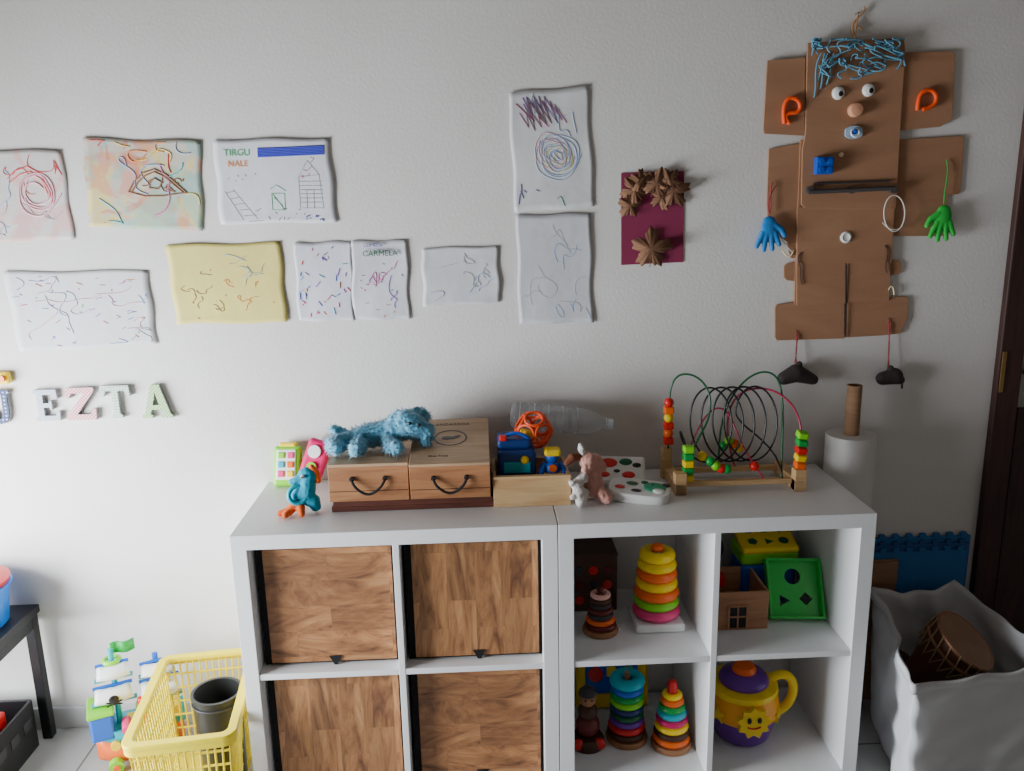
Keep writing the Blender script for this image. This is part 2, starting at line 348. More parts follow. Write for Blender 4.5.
INK={k:M('ink_'+k,mixw(v),.8,var=.25,vs=60) for k,v in dict(red=(225,55,55),blue=(60,85,215),navy=(50,50,140),green=(40,165,85),purple=(150,75,195),pink=(230,90,165),
    magenta=(190,45,135),brown=(135,85,55),orange=(242,135,60),yellow=(240,205,70),teal=(70,185,205),black=(60,60,70),lblue=(150,180,225),lpink=(232,170,182),grey=(115,115,128),faint=(172,174,184)).items()}
INK['band']=M('ink_band',(64,70,180),.8,var=.2,vs=60)
box_lines=[]
def scrib(D_,col,kind,box_,n=10,r=.0009,amp=.5,name='crayon'):
    g,S,rnd=D_; s0,t0,s1,t1=box_; r*=.9
    sp=[]; lf=.0008
    if kind=='walk':
        for _ in range(n):
            s=rnd.uniform(s0,s1); t=rnd.uniform(t0,t1); a=rnd.uniform(0,6.28); pts=[]
            for i in range(rnd.randint(4,9)):
                pts.append(tuple(S(min(.97,max(.03,s)),min(.97,max(.03,t)),lf))); a+=rnd.uniform(-1.6,1.6); L=rnd.uniform(.03,.09)*amp*1.6; s+=L*math.cos(a); t+=L*math.sin(a)
                if not(s0<=s<=s1 and t0<=t<=t1): a+=2.4
            sp.append(pts)
    elif kind=='loop':
        cs,ct=(s0+s1)/2,(t0+t1)/2; pts=[]
        for i in range(n*10):
            k=1-rnd.uniform(0,.25)-i/(n*10)*amp; a=i*.63
            pts.append(tuple(S(cs+(s1-s0)/2*k*math.cos(a),ct+(t1-t0)/2*k*math.sin(a),lf)))
        sp.append(pts)
    elif kind=='hatch':
        pts=[]
        for i in range(n*2):
            x=i/(n*2-1); y=(i%2); pts.append(tuple(S(s0+(s1-s0)*(x+rnd.uniform(-.05,.05)+ .25*y*amp),t0+(t1-t0)*min(1,max(0,y+rnd.uniform(-.25,.25))),lf)))
        sp.append(pts)
    elif kind=='dash':
        for _ in range(n):
            s=rnd.uniform(s0,s1); t=rnd.uniform(t0,t1); a=rnd.uniform(0,3.1); L=rnd.uniform(.01,.04)*amp*2
            sp.append([tuple(S(s,t,lf)),tuple(S(min(.98,max(.02,s+L*math.cos(a))),min(.98,max(.02,t+L*math.sin(a))),lf))])
    elif kind=='lines':
        for l in box_lines: sp.append([tuple(S(a,b,lf)) for a,b in l])
    tube(name+'_'+col,sp,r,INK[col],g,res=1,sub=3,smooth=(kind not in('lines','dash','hatch')))
FULL=(.06,.06,.94,.94)
D1=drawing([(-28,150),(62,150),(75,239),(-20,243)],paper_mat('paper_a',(208,202,198),[((222,160,155),7,.50,.6)]),seed=1)
scrib(D1,'red','walk',(.35,.15,.95,.9),4,.0011,.9); scrib(D1,'lpink','loop',(.4,.15,.95,.8),4,.0022); scrib(D1,'lblue','walk',FULL,4,.0012,.8); scrib(D1,'faint','walk',FULL,4,.001,.6)
box_lines=[[(.36,.30),(.45,.22),(.60,.18),(.72,.26),(.80,.42),(.84,.62)],[(.38,.34),(.5,.26),(.62,.24),(.74,.34),(.80,.52)]]; scrib(D1,'red','lines',FULL,r=.0016)
D2=drawing([(83,138),(201,141),(204,231),(90,227)],paper_mat('paper_b',(202,194,178),[((228,205,100),6,.50,.6),((220,140,115),7,.52,.6),((130,190,185),6,.51,.55),((205,110,90),12,.60,.6)]),seed=2)
box_lines=[[(.36,.58),(.42,.46),(.50,.36),(.60,.32),(.70,.38),(.78,.48),(.86,.58)],[(.38,.59),(.45,.47),(.52,.39),(.60,.35),(.69,.41),(.77,.51),(.84,.59)],[(.36,.58),(.50,.62),(.66,.62),(.86,.58)],[(.54,.46),(.60,.42),(.66,.47),(.62,.54),(.55,.53),(.54,.46)]]; scrib(D2,'brown','lines',FULL,r=.0024)
scrib(D2,'brown','walk',(.45,.40,.80,.60),6,.0016,.4)
for c_,n_ in (('red',2),('lblue',3),('yellow',3),('teal',2),('orange',2),('pink',1)): scrib(D2,c_,'walk',FULL,n_,.0018,.9)
D3=drawing([(213,140),(329,138),(338,222),(221,224)],paper_mat('paper_c',(216,216,220)),seed=3)
box_lines=[[(.38,.12+.018*i),(.95,.09+.018*i)] for i in range(6)]; scrib(D3,'band','lines',FULL,r=.0030)
box_lines=[[(.06,.6),(.2,.95)],[(.13,.58),(.32,.95)]]+[[(.07+.035*i,.62+.07*i),(.14+.045*i,.60+.075*i)] for i in range(6)]+[[(.7,.45),(.7,.82),(.9,.82),(.88,.42),(.8,.25),(.7,.45),(.88,.42)],[(.76,.82),(.76,.6),(.82,.6),(.82,.82)]]+[[(.7,.5+.05*i),(.9,.5+.05*i)] for i in range(6)]
scrib(D3,'grey','lines',FULL,r=.0008,name='pencil')
box_lines=[[(.46,.65),(.46,.85),(.57,.85),(.57,.65),(.46,.65)],[(.48,.7),(.55,.8)],[(.45,.6),(.5,.55),(.58,.62)],[(.47,.66),(.56,.84)]]; scrib(D3,'green','lines',FULL,r=.0011)
scrib(D3,'black','dash',(.2,.82,.75,.95),12,.0009,.6); scrib(D3,'navy','dash',(.72,.9,.9,.95),8,.002,.5); scrib(D3,'magenta','walk',(.78,.26,.94,.42),3,.0009,.4); scrib(D3,'pink','dash',(.1,.36,.34,.5),6,.0009,.5)
q=D3[1](.20,.15,.0018); text('written_name','TIRGU',.024,INK['green'],D3[0],tuple(q)); q=D3[1](.20,.28,.0018); text('written_name_b','NALE',.022,INK['orange'],D3[0],tuple(q))
D4=drawing([(4,272),(148,270),(158,343),(20,352)],paper_mat('paper_d',(212,211,213)),seed=4)
for c in('red','green','teal','magenta','blue','orange','purple'): scrib(D4,c,'dash',FULL,7,.0012,.7)
for c in('lpink','lblue','faint'): scrib(D4,c,'walk',FULL,5,.0012,.8)
D5=drawing([(166,245),(281,242),(288,322),(177,324)],paper_mat('paper_e',(220,206,120)),seed=5)
scrib(D5,'brown','walk',(.1,.35,.45,.85),7,.0009,.4); scrib(D5,'faint','walk',(.4,.15,.9,.4),4,.0009,.5); scrib(D5,'orange','walk',(.5,.5,.9,.9),5,.0008,.5); scrib(D5,'red','dash',FULL,6,.001,.4); scrib(D5,'lblue','walk',(.5,.1,.9,.5),2,.001,.5)
D6=drawing([(294,243),(352,241),(354,320),(299,321)],paper_mat('paper_f',(209,209,218)),seed=6)
for c in('blue','red','navy','teal','orange','purple','pink','lblue'): scrib(D6,c,'dash',FULL,5,.0014,1.3)
D7=drawing([(352,241),(407,240),(410,319),(353,320)],paper_mat('paper_g',(209,209,215)),seed=7)
for c in('pink','magenta','purple'): scrib(D7,c,'walk',(.15,.3,.8,.8),2,.0010,.7)
scrib(D7,'orange','dash',(.1,.5,.9,.95),8,.001,.8); scrib(D7,'navy','dash',(.2,.25,.9,.6),6,.0009,.8); scrib(D7,'teal','dash',(.1,.3,.9,.9),6,.0011,.8)
GI=M('ink_darkgreen',(10,90,50),.8)
q=D7[1](.52,.15,0); text('written_name','CARMELA',.0215,GI,D7[0],(q.x,-.0095,q.z),ext=.0006); q=D7[1](.4,.05,0); text('written_name_b','GUMELIA',.013,INK['navy'],D7[0],(q.x,-.0095,q.z))
D8=drawing([(421,248),(498,246),(501,302),(424,306)],paper_mat('paper_h',(206,206,208),[((190,198,210),5,.56,.4)]),seed=8)
scrib(D8,'faint','walk',(.2,.2,.85,.8),7,.0007,.6); scrib(D8,'lblue','walk',FULL,4,.0009,.6)
D9=drawing([(508,92),(588,86),(595,207),(515,212)],paper_mat('paper_i',(211,211,211)),seed=9)
scrib(D9,'magenta','hatch',(.1,.10,.60,.28),8,.0013,1); scrib(D9,'purple','hatch',(.15,.06,.48,.20),5,.0013,1); scrib(D9,'pink','hatch',(.12,.18,.4,.34),4,.0011,1)
scrib(D9,'lblue','loop',(.22,.3,.92,.80),8,.0010,.8); scrib(D9,'yellow','loop',(.35,.4,.8,.72),2,.0009,.7); scrib(D9,'lpink','loop',(.2,.3,.8,.7),3,.0009,.5)
scrib(D9,'navy','dash',(.08,.72,.28,.85),5,.0011,1.2); scrib(D9,'green','walk',(.5,.9,.9,.96),1,.0008,.6); scrib(D9,'lblue','walk',(.3,.1,.9,.4),4,.0009,.6)
D10=drawing([(516,215),(591,213),(593,322),(519,324)],paper_mat('paper_j',(202,202,206)),seed=10)
scrib(D10,'lblue','walk',FULL,5,.0009,.9); scrib(D10,'faint','walk',(.15,.15,.85,.85),8,.0007,.9)
c0=W(652,217); g=G('leaf_collage_card',(c0[0],0,c0[1]))
def rel(pts,c): return [(x-c[0],z-c[1]) for x,z in pts]
prism('card',rel([W(621,173),W(684,171),W(683,262),W(621,265)],c0),-.001,.002,M('maroon_card',(130,40,74),.85),g)
LEAF=M('dry_leaf',(124,88,64),.85,var=.4,vs=40)
def leaf(cx,cz,s,a,k,dy=0):
    bm=bmesh.new(); n=60; ctr=bm.verts.new((cx,-.012-dy,cz)); vs=[]
    for i in range(n):
        th=2*math.pi*i/n; lob=abs(math.cos(2.5*th))**.8; rr=s*(.42+.58*lob*(.65+.35*abs(math.cos(th/2))))*(1+.1*math.sin(17*th))
        vs.append(bm.verts.new((cx+rr*math.cos(th+a),-.007-dy-.016*(rr/s)**2*(.5+.5*math.sin(3*th+k)),cz+rr*math.sin(th+a))))
    for i in range(n): bm.faces.new((ctr,vs[i],vs[(i+1)%n]))
    o=fin('dry_leaf_%d'%k,bm,LEAF,g,True); so=o.modifiers.new('s','SOLIDIFY'); so.thickness=.0008
    tube('stem_%d'%k,[(cx,-.01-dy,cz),(cx-s*.8*math.cos(a),-.014-dy,cz-s*.8*math.sin(a))],.0012,LEAF,g)
for k,(u,v,s,a) in enumerate([(634,190,.042,2.2),(655,184,.044,1.2),(672,192,.046,.4),(640,181,.034,2.8),(668,180,.034,.8),(650,249,.060,1.5),(629,205,.036,4),(661,197,.036,5)]):
    x,z=W(u,v); leaf(x-c0[0],z-c0[1],s,a,k,.002*(k%3))
# ------------------------------------------------------------ wooden letters
def letter(name,u0,v0,u1,v1,loops,mat):
    x0,z1=W(u0,v0); x1,z0=W(u1,v1); w=x1-x0; h=z1-z0
    g=G(name,(x0,0,z0))
    flat('face',[[(a*w,b*h) for a,b in l] for l in loops],.004,mat,g,(0,-.014,0))
    flat('edge',[[(a*w,b*h) for a,b in l] for l in loops],.012,M('letter_edge',(150,150,150),.5),g,(.0006,-.0062,-.0006))
Tl=[[(.33,0),(.67,0),(.67,.1),(.60,.12),(.60,.84),(.82,.84),(.88,.68),(1,.68),(.97,1),(.03,1),(0,.68),(.12,.68),(.18,.84),(.40,.84),(.40,.12),(.33,.1)]]
El=[[(0,0),(.97,0),(1,.3),(.88,.3),(.82,.16),(.36,.16),(.36,.43),(.6,.43),(.62,.36),(.7,.36),(.7,.64),(.62,.64),(.6,.57),(.36,.57),(.36,.84),(.8,.84),(.86,.7),(.95,.7),(.93,1),(0,1),(0,.88),(.12,.86),(.12,.14),(0,.12)]]
Zl=[[(0,0),(.97,0),(1,.34),(.88,.34),(.82,.17),(.34,.17),(.98,.88),(.98,1),(.06,1),(.03,.68),(.15,.68),(.2,.83),(.64,.83),(0,.12)]]
Al=[[(0,0),(.34,0),(.34,.09),(.27,.11),(.32,.25),(.64,.25),(.70,.11),(.62,.09),(.62,0),(1,0),(1,.09),(.94,.11),(.64,1),(.36,1),(.08,.11),(0,.09)],[(.37,.39),(.48,.78),(.59,.39)]]
Jl=[[(.35,1),(1,1),(1,.88),(.90,.86),(.90,.25),(.75,.05),(.5,-.02),(.2,.02),(.03,.18),(.05,.36),(.22,.38),(.32,.28),(.3,.18),(.48,.13),(.60,.22),(.63,.34),(.63,.86),(.35,.88)]]
letter('decorative_letter_j',-11,389,16,422,Jl,checks('navy_dots',(14,36,90),(130,165,195),.011,True))
letter('decorative_letter_e',35,389,64,419,El,checks('grey_checks',(190,194,204),(160,168,180),.005))
letter('decorative_letter_z',66,387,100,418,Zl,checks('pink_checks',(205,110,128),(230,190,195),.005))
letter('decorative_letter_t',101,385,135,416,Tl,checks('green_dots',(190,208,192),(70,125,95),.008,True))
letter('decorative_letter_a',141,384,175,416,Al,checks('green_checks',(120,180,110),(200,212,165),.005))
x,z=W(3,377); g=G('yellow_wall_toy',(x,0,z)); box('body',(0,-.012,0),(.055,.022,.034),C['yellow'],g,.008); cyl('knob',(.01,-.026,0),.009,.01,C['orange'],g,rot=(90,0,0)); cyl('knob_b',(-.014,-.026,0),.009,.01,C['red'],g,rot=(90,0,0))
# ------------------------------------------------------------ cardboard figure
c0=W(847,200); g=G('cardboard_robot_figure',(c0[0],0,c0[1]))
def pw(name,px,y0,th,mat=CARD,bevel=.0008): return prism(name,rel([W(*p) for p in px],c0),y0,th,mat,g,bevel)
def L(u,v,y=0): x,z=W(u,v); return (x-c0[0],y,z-c0[1])
pw('torso_back',[(799,140),(895,140),(892,205),(889,240),(888,300),(793,304),(794,262),(795,243)],-.004,.006)
pw('head',[(805,44),(898,39),(901,42),(902,54),(897,130),(893,205),(892,209),(802,208),(799,204),(800,150),(803,135)],-.012,.006)
pw('ear_left',[(766,61),(804,58),(803,136),(763,134),(762,130)],-.006,.005)
pw('ear_right',[(901,53),(950,52),(953,55),(950,120),(938,127),(897,131)],-.006,.005)
pw('arm_left',[(768,149),(801,143),(799,205),(795,243),(788,243),(781,238),(768,236),(766,205)],-.002,.005)
pw('arm_right',[(896,140),(960,136),(963,139),(959,192),(957,194),(947,195),(945,232),(941,236),(890,236)],-.002,.005)
pw('tab_left',[(786,263),(795,262),(795,281),(786,280),(783,277),(783,266)],-.003,.005)
pw('tab_right',[(887,260),(897,260),(900,263),(900,271),(897,274),(887,275)],-.003,.005)
pw('tab_left_b',[(786,243),(795,242),(795,258),(790,258)],-.003,.005)
pw('leg_left',[(776,304),(793,302),(843,300),(843,338),(776,340),(774,337),(774,307)],-.003,.006)
pw('leg_right',[(845,300),(888,297),(904,296),(907,299),(906,318),(899,333),(880,335),(845,337)],-.003,.006)
pw('belly_left',[(795,210),(843.5,208),(843.5,303),(795,305)],-.0095,.004)
pw('belly_right',[(845,208),(891,207),(887,300),(845,302)],-.0095,.004)
pw('chest_band',[(795,207),(892,206),(889,262),(795,263)],-.0125,.003)
YARN=M('blue_yarn',(100,155,180),.9,var=.3,vs=50)
sp=[]
for i in range(28):
    u=random.uniform(812,895); pts=[]
    v=random.uniform(44,68)
    for k in range(8):
        pts.append(L(min(900,max(808,u)),min(80,max(41,v)),-.022-random.uniform(0,.016))); u+=random.uniform(-16,16); v+=random.uniform(-8,9)
    sp.append(pts)
for u0,v1 in ((812,98),(818,90),(815,82),(824,86),(893,70)): sp.append([L(u0+6,55,-.024),L(u0+random.uniform(-4,4),68,-.026),L(u0+2,(v1+68)/2,-.024),L(u0-1,v1,-.022)])
tube('hair',sp,.0021,YARN,g,res=1,sub=5)
for nm,u,v in (('a',835,94),('b',865,91)):
    x,_,z=L(u,v); sph('eye_white_'+nm,(x,-.02,z),(.017,.009,.017),C['white'],g); sph('pupil_'+nm,(x+.004,-.0275,z-.002),(.007,.003,.007),C['black'],g)
x,_,z=L(851,111); lathe('nose',[(0,0),(.018,0),(.019,.008),(.016,.02),(.006,.022),(0,.022)],M('nose_cap',(220,160,125),.5),g,(x,-.018,z),(90,0,0))
x,_,z=L(850,133); flat('pacifier_shield',[[(.027*math.cos(t)*(1-.15*math.cos(2*t)**2),.017*math.sin(t)) for t in [i*.314 for i in range(20)]]],.006,M('pacifier_blue',(170,195,220),.3),g,(x,-.022,z)); ring('pacifier_ring',(x,-.032,z-.002),.011,.0025,C['white'],g,(70,0,0)); sph('pacifier_knob',(x,-.028,z+.002),(.009,.006,.008),C['blue'],g)
x,_,z=L(819,166)
BB=M('brick_blue',(25,85,190),.3)
box('toy_brick',(x,-.03,z),(.045,.024,.045),BB,g,.002)
for a in(-1,1):
    for b_ in(-1,1): cyl('stud',(x+a*.011,-.044,z+b_*.011),.007,.006,BB,g,rot=(90,0,0))
DKM=M('dark_metal',(84,80,80),.45,.3)
a=L(804,192,-.032); b_=L(890,188,-.032)
tube('rail',[a,b_],.0065,DKM,g,smooth=False)
tube('rail_thin',[L(810,184,-.022),L(886,181,-.022)],.0028,DKM,g,smooth=False)
for u in(806,847,888):
    x,_,z=L(u,190); cyl('rail_bracket',(x,-.026,z),.0095,.016,DKM,g,rot=(90,0,0))
def earloop(nm,u,v,m):
    pts=[L(u-6,v+13,-.018),L(u-8,v,-.02),L(u-5,v-11,-.02),L(u+2,v-13,-.022),L(u+9,v-9,-.022),L(u+10,v,-.02),L(u+4,v+3,-.02),L(u-3,v+2,-.018),L(u-6,v+8,-.018),L(u-1,v+13,-.018)]
    tube(nm,pts,.0058,m,g)
NEON=M('neon_orange',(255,85,25),.6)
earloop('ear_loop_left',788,111,NEON)
pts=[L(914,111,-.018),L(914,98,-.02),L(920,90,-.02),L(930,91,-.02),L(934,100,-.02),L(929,108,-.02),L(919,110,-.02)]; tube('ear_loop_right',pts,.0058,NEON,g)
sp=[L(889+11*math.cos(t),213+19*math.sin(t),-.03) for t in [i*.628 for i in range(10)]]
RP=M('ring_plastic',(215,210,202),.4)
tube('white_ring',[sp],.0017,RP,g,cyclic=True)
tube('white_string',[[L(879,222,-.02),L(886,232,-.022),L(896,228,-.02)],[L(776,232,-.012),L(783,246,-.016),L(791,252,-.014)]],.0014,RP,g)
x,_,z=L(843,237); lathe('button',[(0,0),(.015,0),(.016,.004),(.011,.007),(.009,.005),(0,.005)],C['white'],g,(x,-.015,z),(90,0,0))
x,_,z=L(838,155); cyl('button_small',(x,-.02,z),.006,.004,C['cream'],g,rot=(90,0,0))
STR=M('string_red',(160,70,70),.9); STRB=M('string_dark',(70,50,50),.9); TW=M('twine',(180,135,95),.95)
tube('hand_cord_left',[[L(771,182,-.012),L(766,190,-.02),L(770,200,-.02),L(767,214,-.02)],[L(775,185,-.012),L(766,195,-.022),L(764,204,-.02),L(767,214,-.02)]],.0018,STR,g)
tube('hand_cord_right',[L(944,160,-.012),L(946,175,-.02),L(940,188,-.02),L(940,204,-.02)],.0018,C['green'],g)
def hand(nm,u,v,mat,flip,size=1.0):
    parts=[((0,0,-.012),(.019,.009,.022)),((0,0,.0),(.016,.008,.014))]
    for (bx_,ang,Ln) in ((-.014,-22,.032),(-.005,-7,.038),(.005,7,.036),(.014,22,.028)):
        a=math.radians(ang); base=Vector((bx_,0,-.024)); k=base+Vector((math.sin(a),0,-math.cos(a)))*Ln*.5; e=k+Vector((math.sin(a)*1.1,-.15,-math.cos(a)))*Ln*.5
        parts+= [(base,.0072,k,.0066),(k,.0066,e,.0055)]
    s=-1 if flip else 1
    parts+=[((s*.012,0,-.006),.008,(s*.028,0,-.016),.007),((s*.028,0,-.016),.007,(s*.036,-.002,-.030),.006)]
    x,_,z=L(u,v); blob(nm,parts,mat,g,vox=.0018,loc=(x,-.025,z),scale=(size,1,size),smooth=3)
hand('hand_left',766,222,M('hand_blue',(40,125,195),.6),False,1.2); hand('hand_right',939,211,M('hand_green',(45,180,65),.6),True,1.25)
tube('leg_seams',[[L(844,264,-.0165),L(844,336,-.0125)]],.0015,BLACK,g,smooth=False)
tube('side_stitch',[[L(882,245,-.017),L(888,252,-.02),L(880,262,-.017),L(884,272,-.018)],[L(799,252,-.017),L(793,258,-.02),L(801,266,-.017),L(797,276,-.017),L(800,284,-.017)]],.0016,STRB,g)
tube('hip_string',[[L(781,250,-.012),L(788,262,-.012),L(792,250,-.012)],[L(886,290,-.012),L(891,280,-.014),L(892,294,-.012)]],.0022,C['cream'],g)
for nm,u,v0,v1 in (('left',794,330,362),('right',886,318,368)):
    tube('foot_cord_'+nm,[[L(u,v0,-.012),L(u+2,(v0+v1)/2,-.015),L(u-2,v1,-.02)],[L(u+3,v0+4,-.012),L(u-2,(v0+v1)/2+4,-.018),L(u,v1,-.02)]],.0016,STR,g)
SH=M('dark_shoe',(58,50,50),.7,bump=.5)
x,_,z=L(792,373)
blob('foot_left',[((-.034,0,-.008),.019,(.0,0,.006),.026),((0,0,.006),.026,(.05,0,-.014),.015),((0,0,.012),.015,(.008,0,.032),.009)],SH,g,.0025,(x,-.03,z))
x,_,z=L(885,376)
blob('foot_right',[((-.022,0,.0),.019,(.012,0,.006),.024),((.012,0,.004),.022,(.03,0,-.006),.013),((.0,0,.012),.013,(0,0,.030),.008)],SH,g,.0025,(x,-.03,z)); tube('lace',[[(x+.02,-.035,z+.01),(x+.036,-.035,z-.005),(x+.034,-.035,z-.03)]],.003,SH,g)
tube('hanging_twine',[[L(851,50,-.02),L(852,35,-.012),L(855,24,-.012),L(856,14,-.01)],[L(856,45,-.02),L(852,38,-.012),L(848,27,-.012),L(856,18,-.01),L(864,12,-.01),L(862,7,-.01)],[L(856,18,-.01),L(851,26,-.012),L(860,30,-.012)]],.0026,TW,g)
x,_,z=L(856,14); cyl('wall_nail',(x,-.008,z),.002,.016,DKM,g,rot=(90,0,0))
# ------------------------------------------------------------ things on the shelf top (z=.77)
ZT=.7705
g=G('wooden_base_board',(-.362,-.155,ZT)); box('board',(0,0,.007),(.42,.23,.014),DKW,g,.002); box('lip_front',(0,-.109,.0215),(.41,.012,.015),DKW,g,.001); box('lip_back',(0,.109,.0215),(.41,.012,.015),DKW,g,.001)
def winebox(cx,y0,z0,w,dp,h,tilt,lab):
    g=G('wooden_box',(cx,y0,z0),(tilt,0,0)); t=.008
    box('front',(0,t/2,h/2),(w,t,h),BOXW,g); box('rear',(0,dp-t/2,h/2),(w,t,h),BOXW,g)
    box('side_a',(-w/2+t/2,dp/2,h/2),(t,dp-2*t,h),BOXW,g); box('side_b',(w/2-t/2,dp/2,h/2),(t,dp-2*t,h),BOXW,g)
    box('bottom',(0,dp/2,t/2),(w-2*t,dp-2*t,t),BOXW,g)
    box('lid',(0,dp/2,h+.004),(w,dp,.008),BOXT,g,.001)
    box('front_strip',(0,-.001,h*.30),(w*.98,.0015,.0012),DKW,g,0)
    hz=h*.60
    tube('rope_handle',[(-.042,-.004,hz+.006),(-.04,-.014,hz-.006),(-.02,-.016,hz-.026),(0,-.016,hz-.034),(.02,-.016,hz-.026),(.04,-.014,hz-.006),(.042,-.004,hz+.006)],.0035,BLACK,g)
    for s in(-1,1): cyl('knot_%d'%s,(s*.042,-.003,hz+.006),.006,.008,BLACK,g,rot=(90,0,0))
    if lab:
        ring('emblem_ring',(0,dp*.55,h+.0085),.042,.0022,C['black'],g,sz=.2)
        sph('emblem_bird',(-.008,dp*.55,h+.0085),(.016,.010,.0008),C['black'],g); sph('emblem_wing',(.012,dp*.56,h+.0085),(.018,.007,.0008),C['black'],g,rot=(0,0,30)); 
        text('emblem_text','LANDARROA',.017,C['black'],g,(0,dp*.86,h+.0084),(0,0,0)); text('emblem_text_b','Vino Tinto',.012,C['black'],g,(-.03,dp*.16,h+.0084),(0,0,0))
    return g
winebox(-.472,-.275,ZT+.03,.203,.215,.092,0,False)
winebox(-.264,-.275,ZT+.03,.205,.255,.094,11,True)
FUR=M('blue_terry_fur',(96,168,198),.95,bump=.6,bs=260,sheen=.7,var=.25,vs=90)
g=G('plush_elephant',(-.448,-.170,.910))
EP=[((-.080,.0,.024),.026,(-.03,.01,.032),.032),((-.03,.01,.032),.032,(.03,.015,.044),.031),
 ((.03,.015,.046),.032,(.07,.0,.062),.038),((.07,0,.064),.038,(.098,-.012,.058),.030),((.098,-.01,.056),.028,(.125,-.02,.046),.020),((.125,-.02,.046),.019,(.12,-.03,.024),.015),
 ((.045,.01,.078),.020,(.03,-.01,.056),.016),((.095,.03,.082),.020,(.118,.02,.076),.015),
 ((-.09,-.01,.024),.024,(-.118,-.03,.024),.021),((-.118,-.03,.024),.021,(-.112,-.055,.020),.019),
 ((-.06,-.01,.024),.022,(-.05,-.05,.018),.018),((-.05,-.05,.018),.018,(-.058,-.072,.017),.017),
 ((.02,-.01,.028),.022,(.03,-.045,.019),.018),((.03,-.045,.019),.018,(.05,-.062,.017),.017),((-.10,.01,.040),.012,(-.125,.0,.056),.010)]
blob('body',EP,FUR,g,.003,disp=.005,tuft=26,tr=.006,smooth=2)
fur('pile',EP,FUR,g,9000,.0085,.0013)
sph('eye',(.082,-.042,.076),.0048,C['black'],g); sph('eye_b',(.106,-.040,.070),.0048,C['black'],g)
g=G('toy_phone',(-.712,-.062,ZT),(-18,0,-6))
box('body_green',(-.02,0,.058),(.080,.026,.115),C['lime'],g,.012,seg=4); box('panel_white',(-.02,-.014,.062),(.055,.006,.085),C['white'],g,.006)
for i in range(3):
    for j in range(2): box('key_%d%d'%(i,j),(-.033+j*.026,-.018,.036+i*.026),(.02,.006,.018),C[['pink','yellow','teal','orange','lime','pink'][i*2+j]],g,.003)
box('body_pink',(.060,-.004,.076),(.068,.026,.115),C['magenta'],g,.012,rot=(0,18,0),seg=4); cyl('dial',(.062,-.02,.098),.018,.008,C['white'],g,rot=(90,0,0)); cyl('dial_b',(.054,-.02,.055),.014,.008,C['lime'],g,rot=(90,0,0))
box('cap_yellow',(-.02,0,.118),(.05,.022,.014),C['yellow'],g,.006)
g=G('plush_seahorse',(-.648,-.262,ZT))
TEAL=M('teal_fabric',(20,150,180),.85,bump=.4,bs=180,var=.2,vs=60); ORF=M('orange_fabric',(230,100,38),.85,bump=.4,bs=180)
blob('body',[((-.01,0,.045),.020,(.015,0,.06),.024),((.015,0,.06),.024,(.02,0,.095),.02),((.02,0,.1),(.026,.02,.022)),((.02,-.005,.1),.014,(-.018,-.01,.088),.009),((.0,0,.045),.02,(.03,.0,.03),.018),((.03,0,.03),.018,(.035,.0,.016),.014)],TEAL,g,.003,disp=.003)
blob('fins',[((-.01,-.01,.03),.014,(-.03,-.02,.012),.012),((-.03,-.02,.012),.012,(-.052,-.025,.009),.008),((-.025,-.02,.014),.01,(-.035,-.04,.009),.008),((.0,-.018,.02),.012,(.005,-.035,.010),.009),((.032,.0,.122),.008,(.042,.0,.108),.009),((.042,0,.108),.009,(.046,.0,.085),.008)],ORF,g,.0025)
ring('ring',(-.005,-.018,.055),.022,.006,C['teal'],g,(80,0,20)); sph('eye',(.012,-.022,.104),.005,C['white'],g); sph('pupil',(.011,-.027,.104),.0025,C['black'],g)
# tray with toys
g=G('wooden_tray',(-.054,-.19,ZT)); w,dp,h,t=.200,.17,.078,.008
box('front',(0,-dp/2+t/2,h/2),(w,t,h),PINE,g); box('rear',(0,dp/2-t/2,h/2),(w,t,h),PINE,g); box('side_a',(-w/2+t/2,0,h/2),(t,dp-2*t,h),PINE,g); box('side_b',(w/2-t/2,0,h/2),(t,dp-2*t,h),PINE,g); box('bottom',(0,0,t/2),(w-2*t,dp-2*t,t),PINE,g); box('rim',(0,-dp/2+.002,h+.003),(w,.014,.006),PINE,g)
g=G('toy_truck',(-.090,-.185,ZT+.009)); DB=M('toy_dark_blue',(22,56,120),.4)
box('cab',(0,0,.07),(.10,.10,.12),DB,g,.012,seg=4); box('roof',(-.005,.01,.14),(.09,.085,.03),DB,g,.01,seg=3); box('grille',(.0,-.051,.085),(.07,.004,.03),C['teal'],g,.002); box('lamp_red',(-.035,-.03,.160),(.02,.02,.014),C['red'],g,.004); sph('lamp_yellow',(.02,-.052,.105),(.011,.006,.011),C['yellow'],g)
tube('bail',[(-.04,-.02,.15),(-.02,-.02,.175),(.015,-.02,.175),(.035,-.02,.15)],.005,C['blue'],g)
box('block_yellow',(.03,.02,.155),(.03,.03,.02),C['yellow'],g,.004,rot=(10,20,30))
g=G('toy_figure',(.004,-.210,ZT+.009))
blob('body',[((0,0,.03),.025,(0,0,.075),.02)],C['blue'],g,.003); sph('head',(0,0,.105),(.02,.02,.02),C['blue'],g); box('helmet',(0,-.002,.118),(.044,.044,.018),C['yellow'],g,.007); 
for s in(-1,1): tube('arm_%d'%s,[(s*.018,0,.085),(s*.034,-.01,.07),(s*.03,-.025,.052)],.008,C['blue'],g); sph('fist_%d'%s,(s*.03,-.028,.05),.01,C['yellow'],g)
box('belt',(0,-.002,.058),(.05,.05,.01),C['yellow'],g,.003); cyl('badge',(0,-.022,.078),.01,.006,C['orange'],g,rot=(90,0,0))
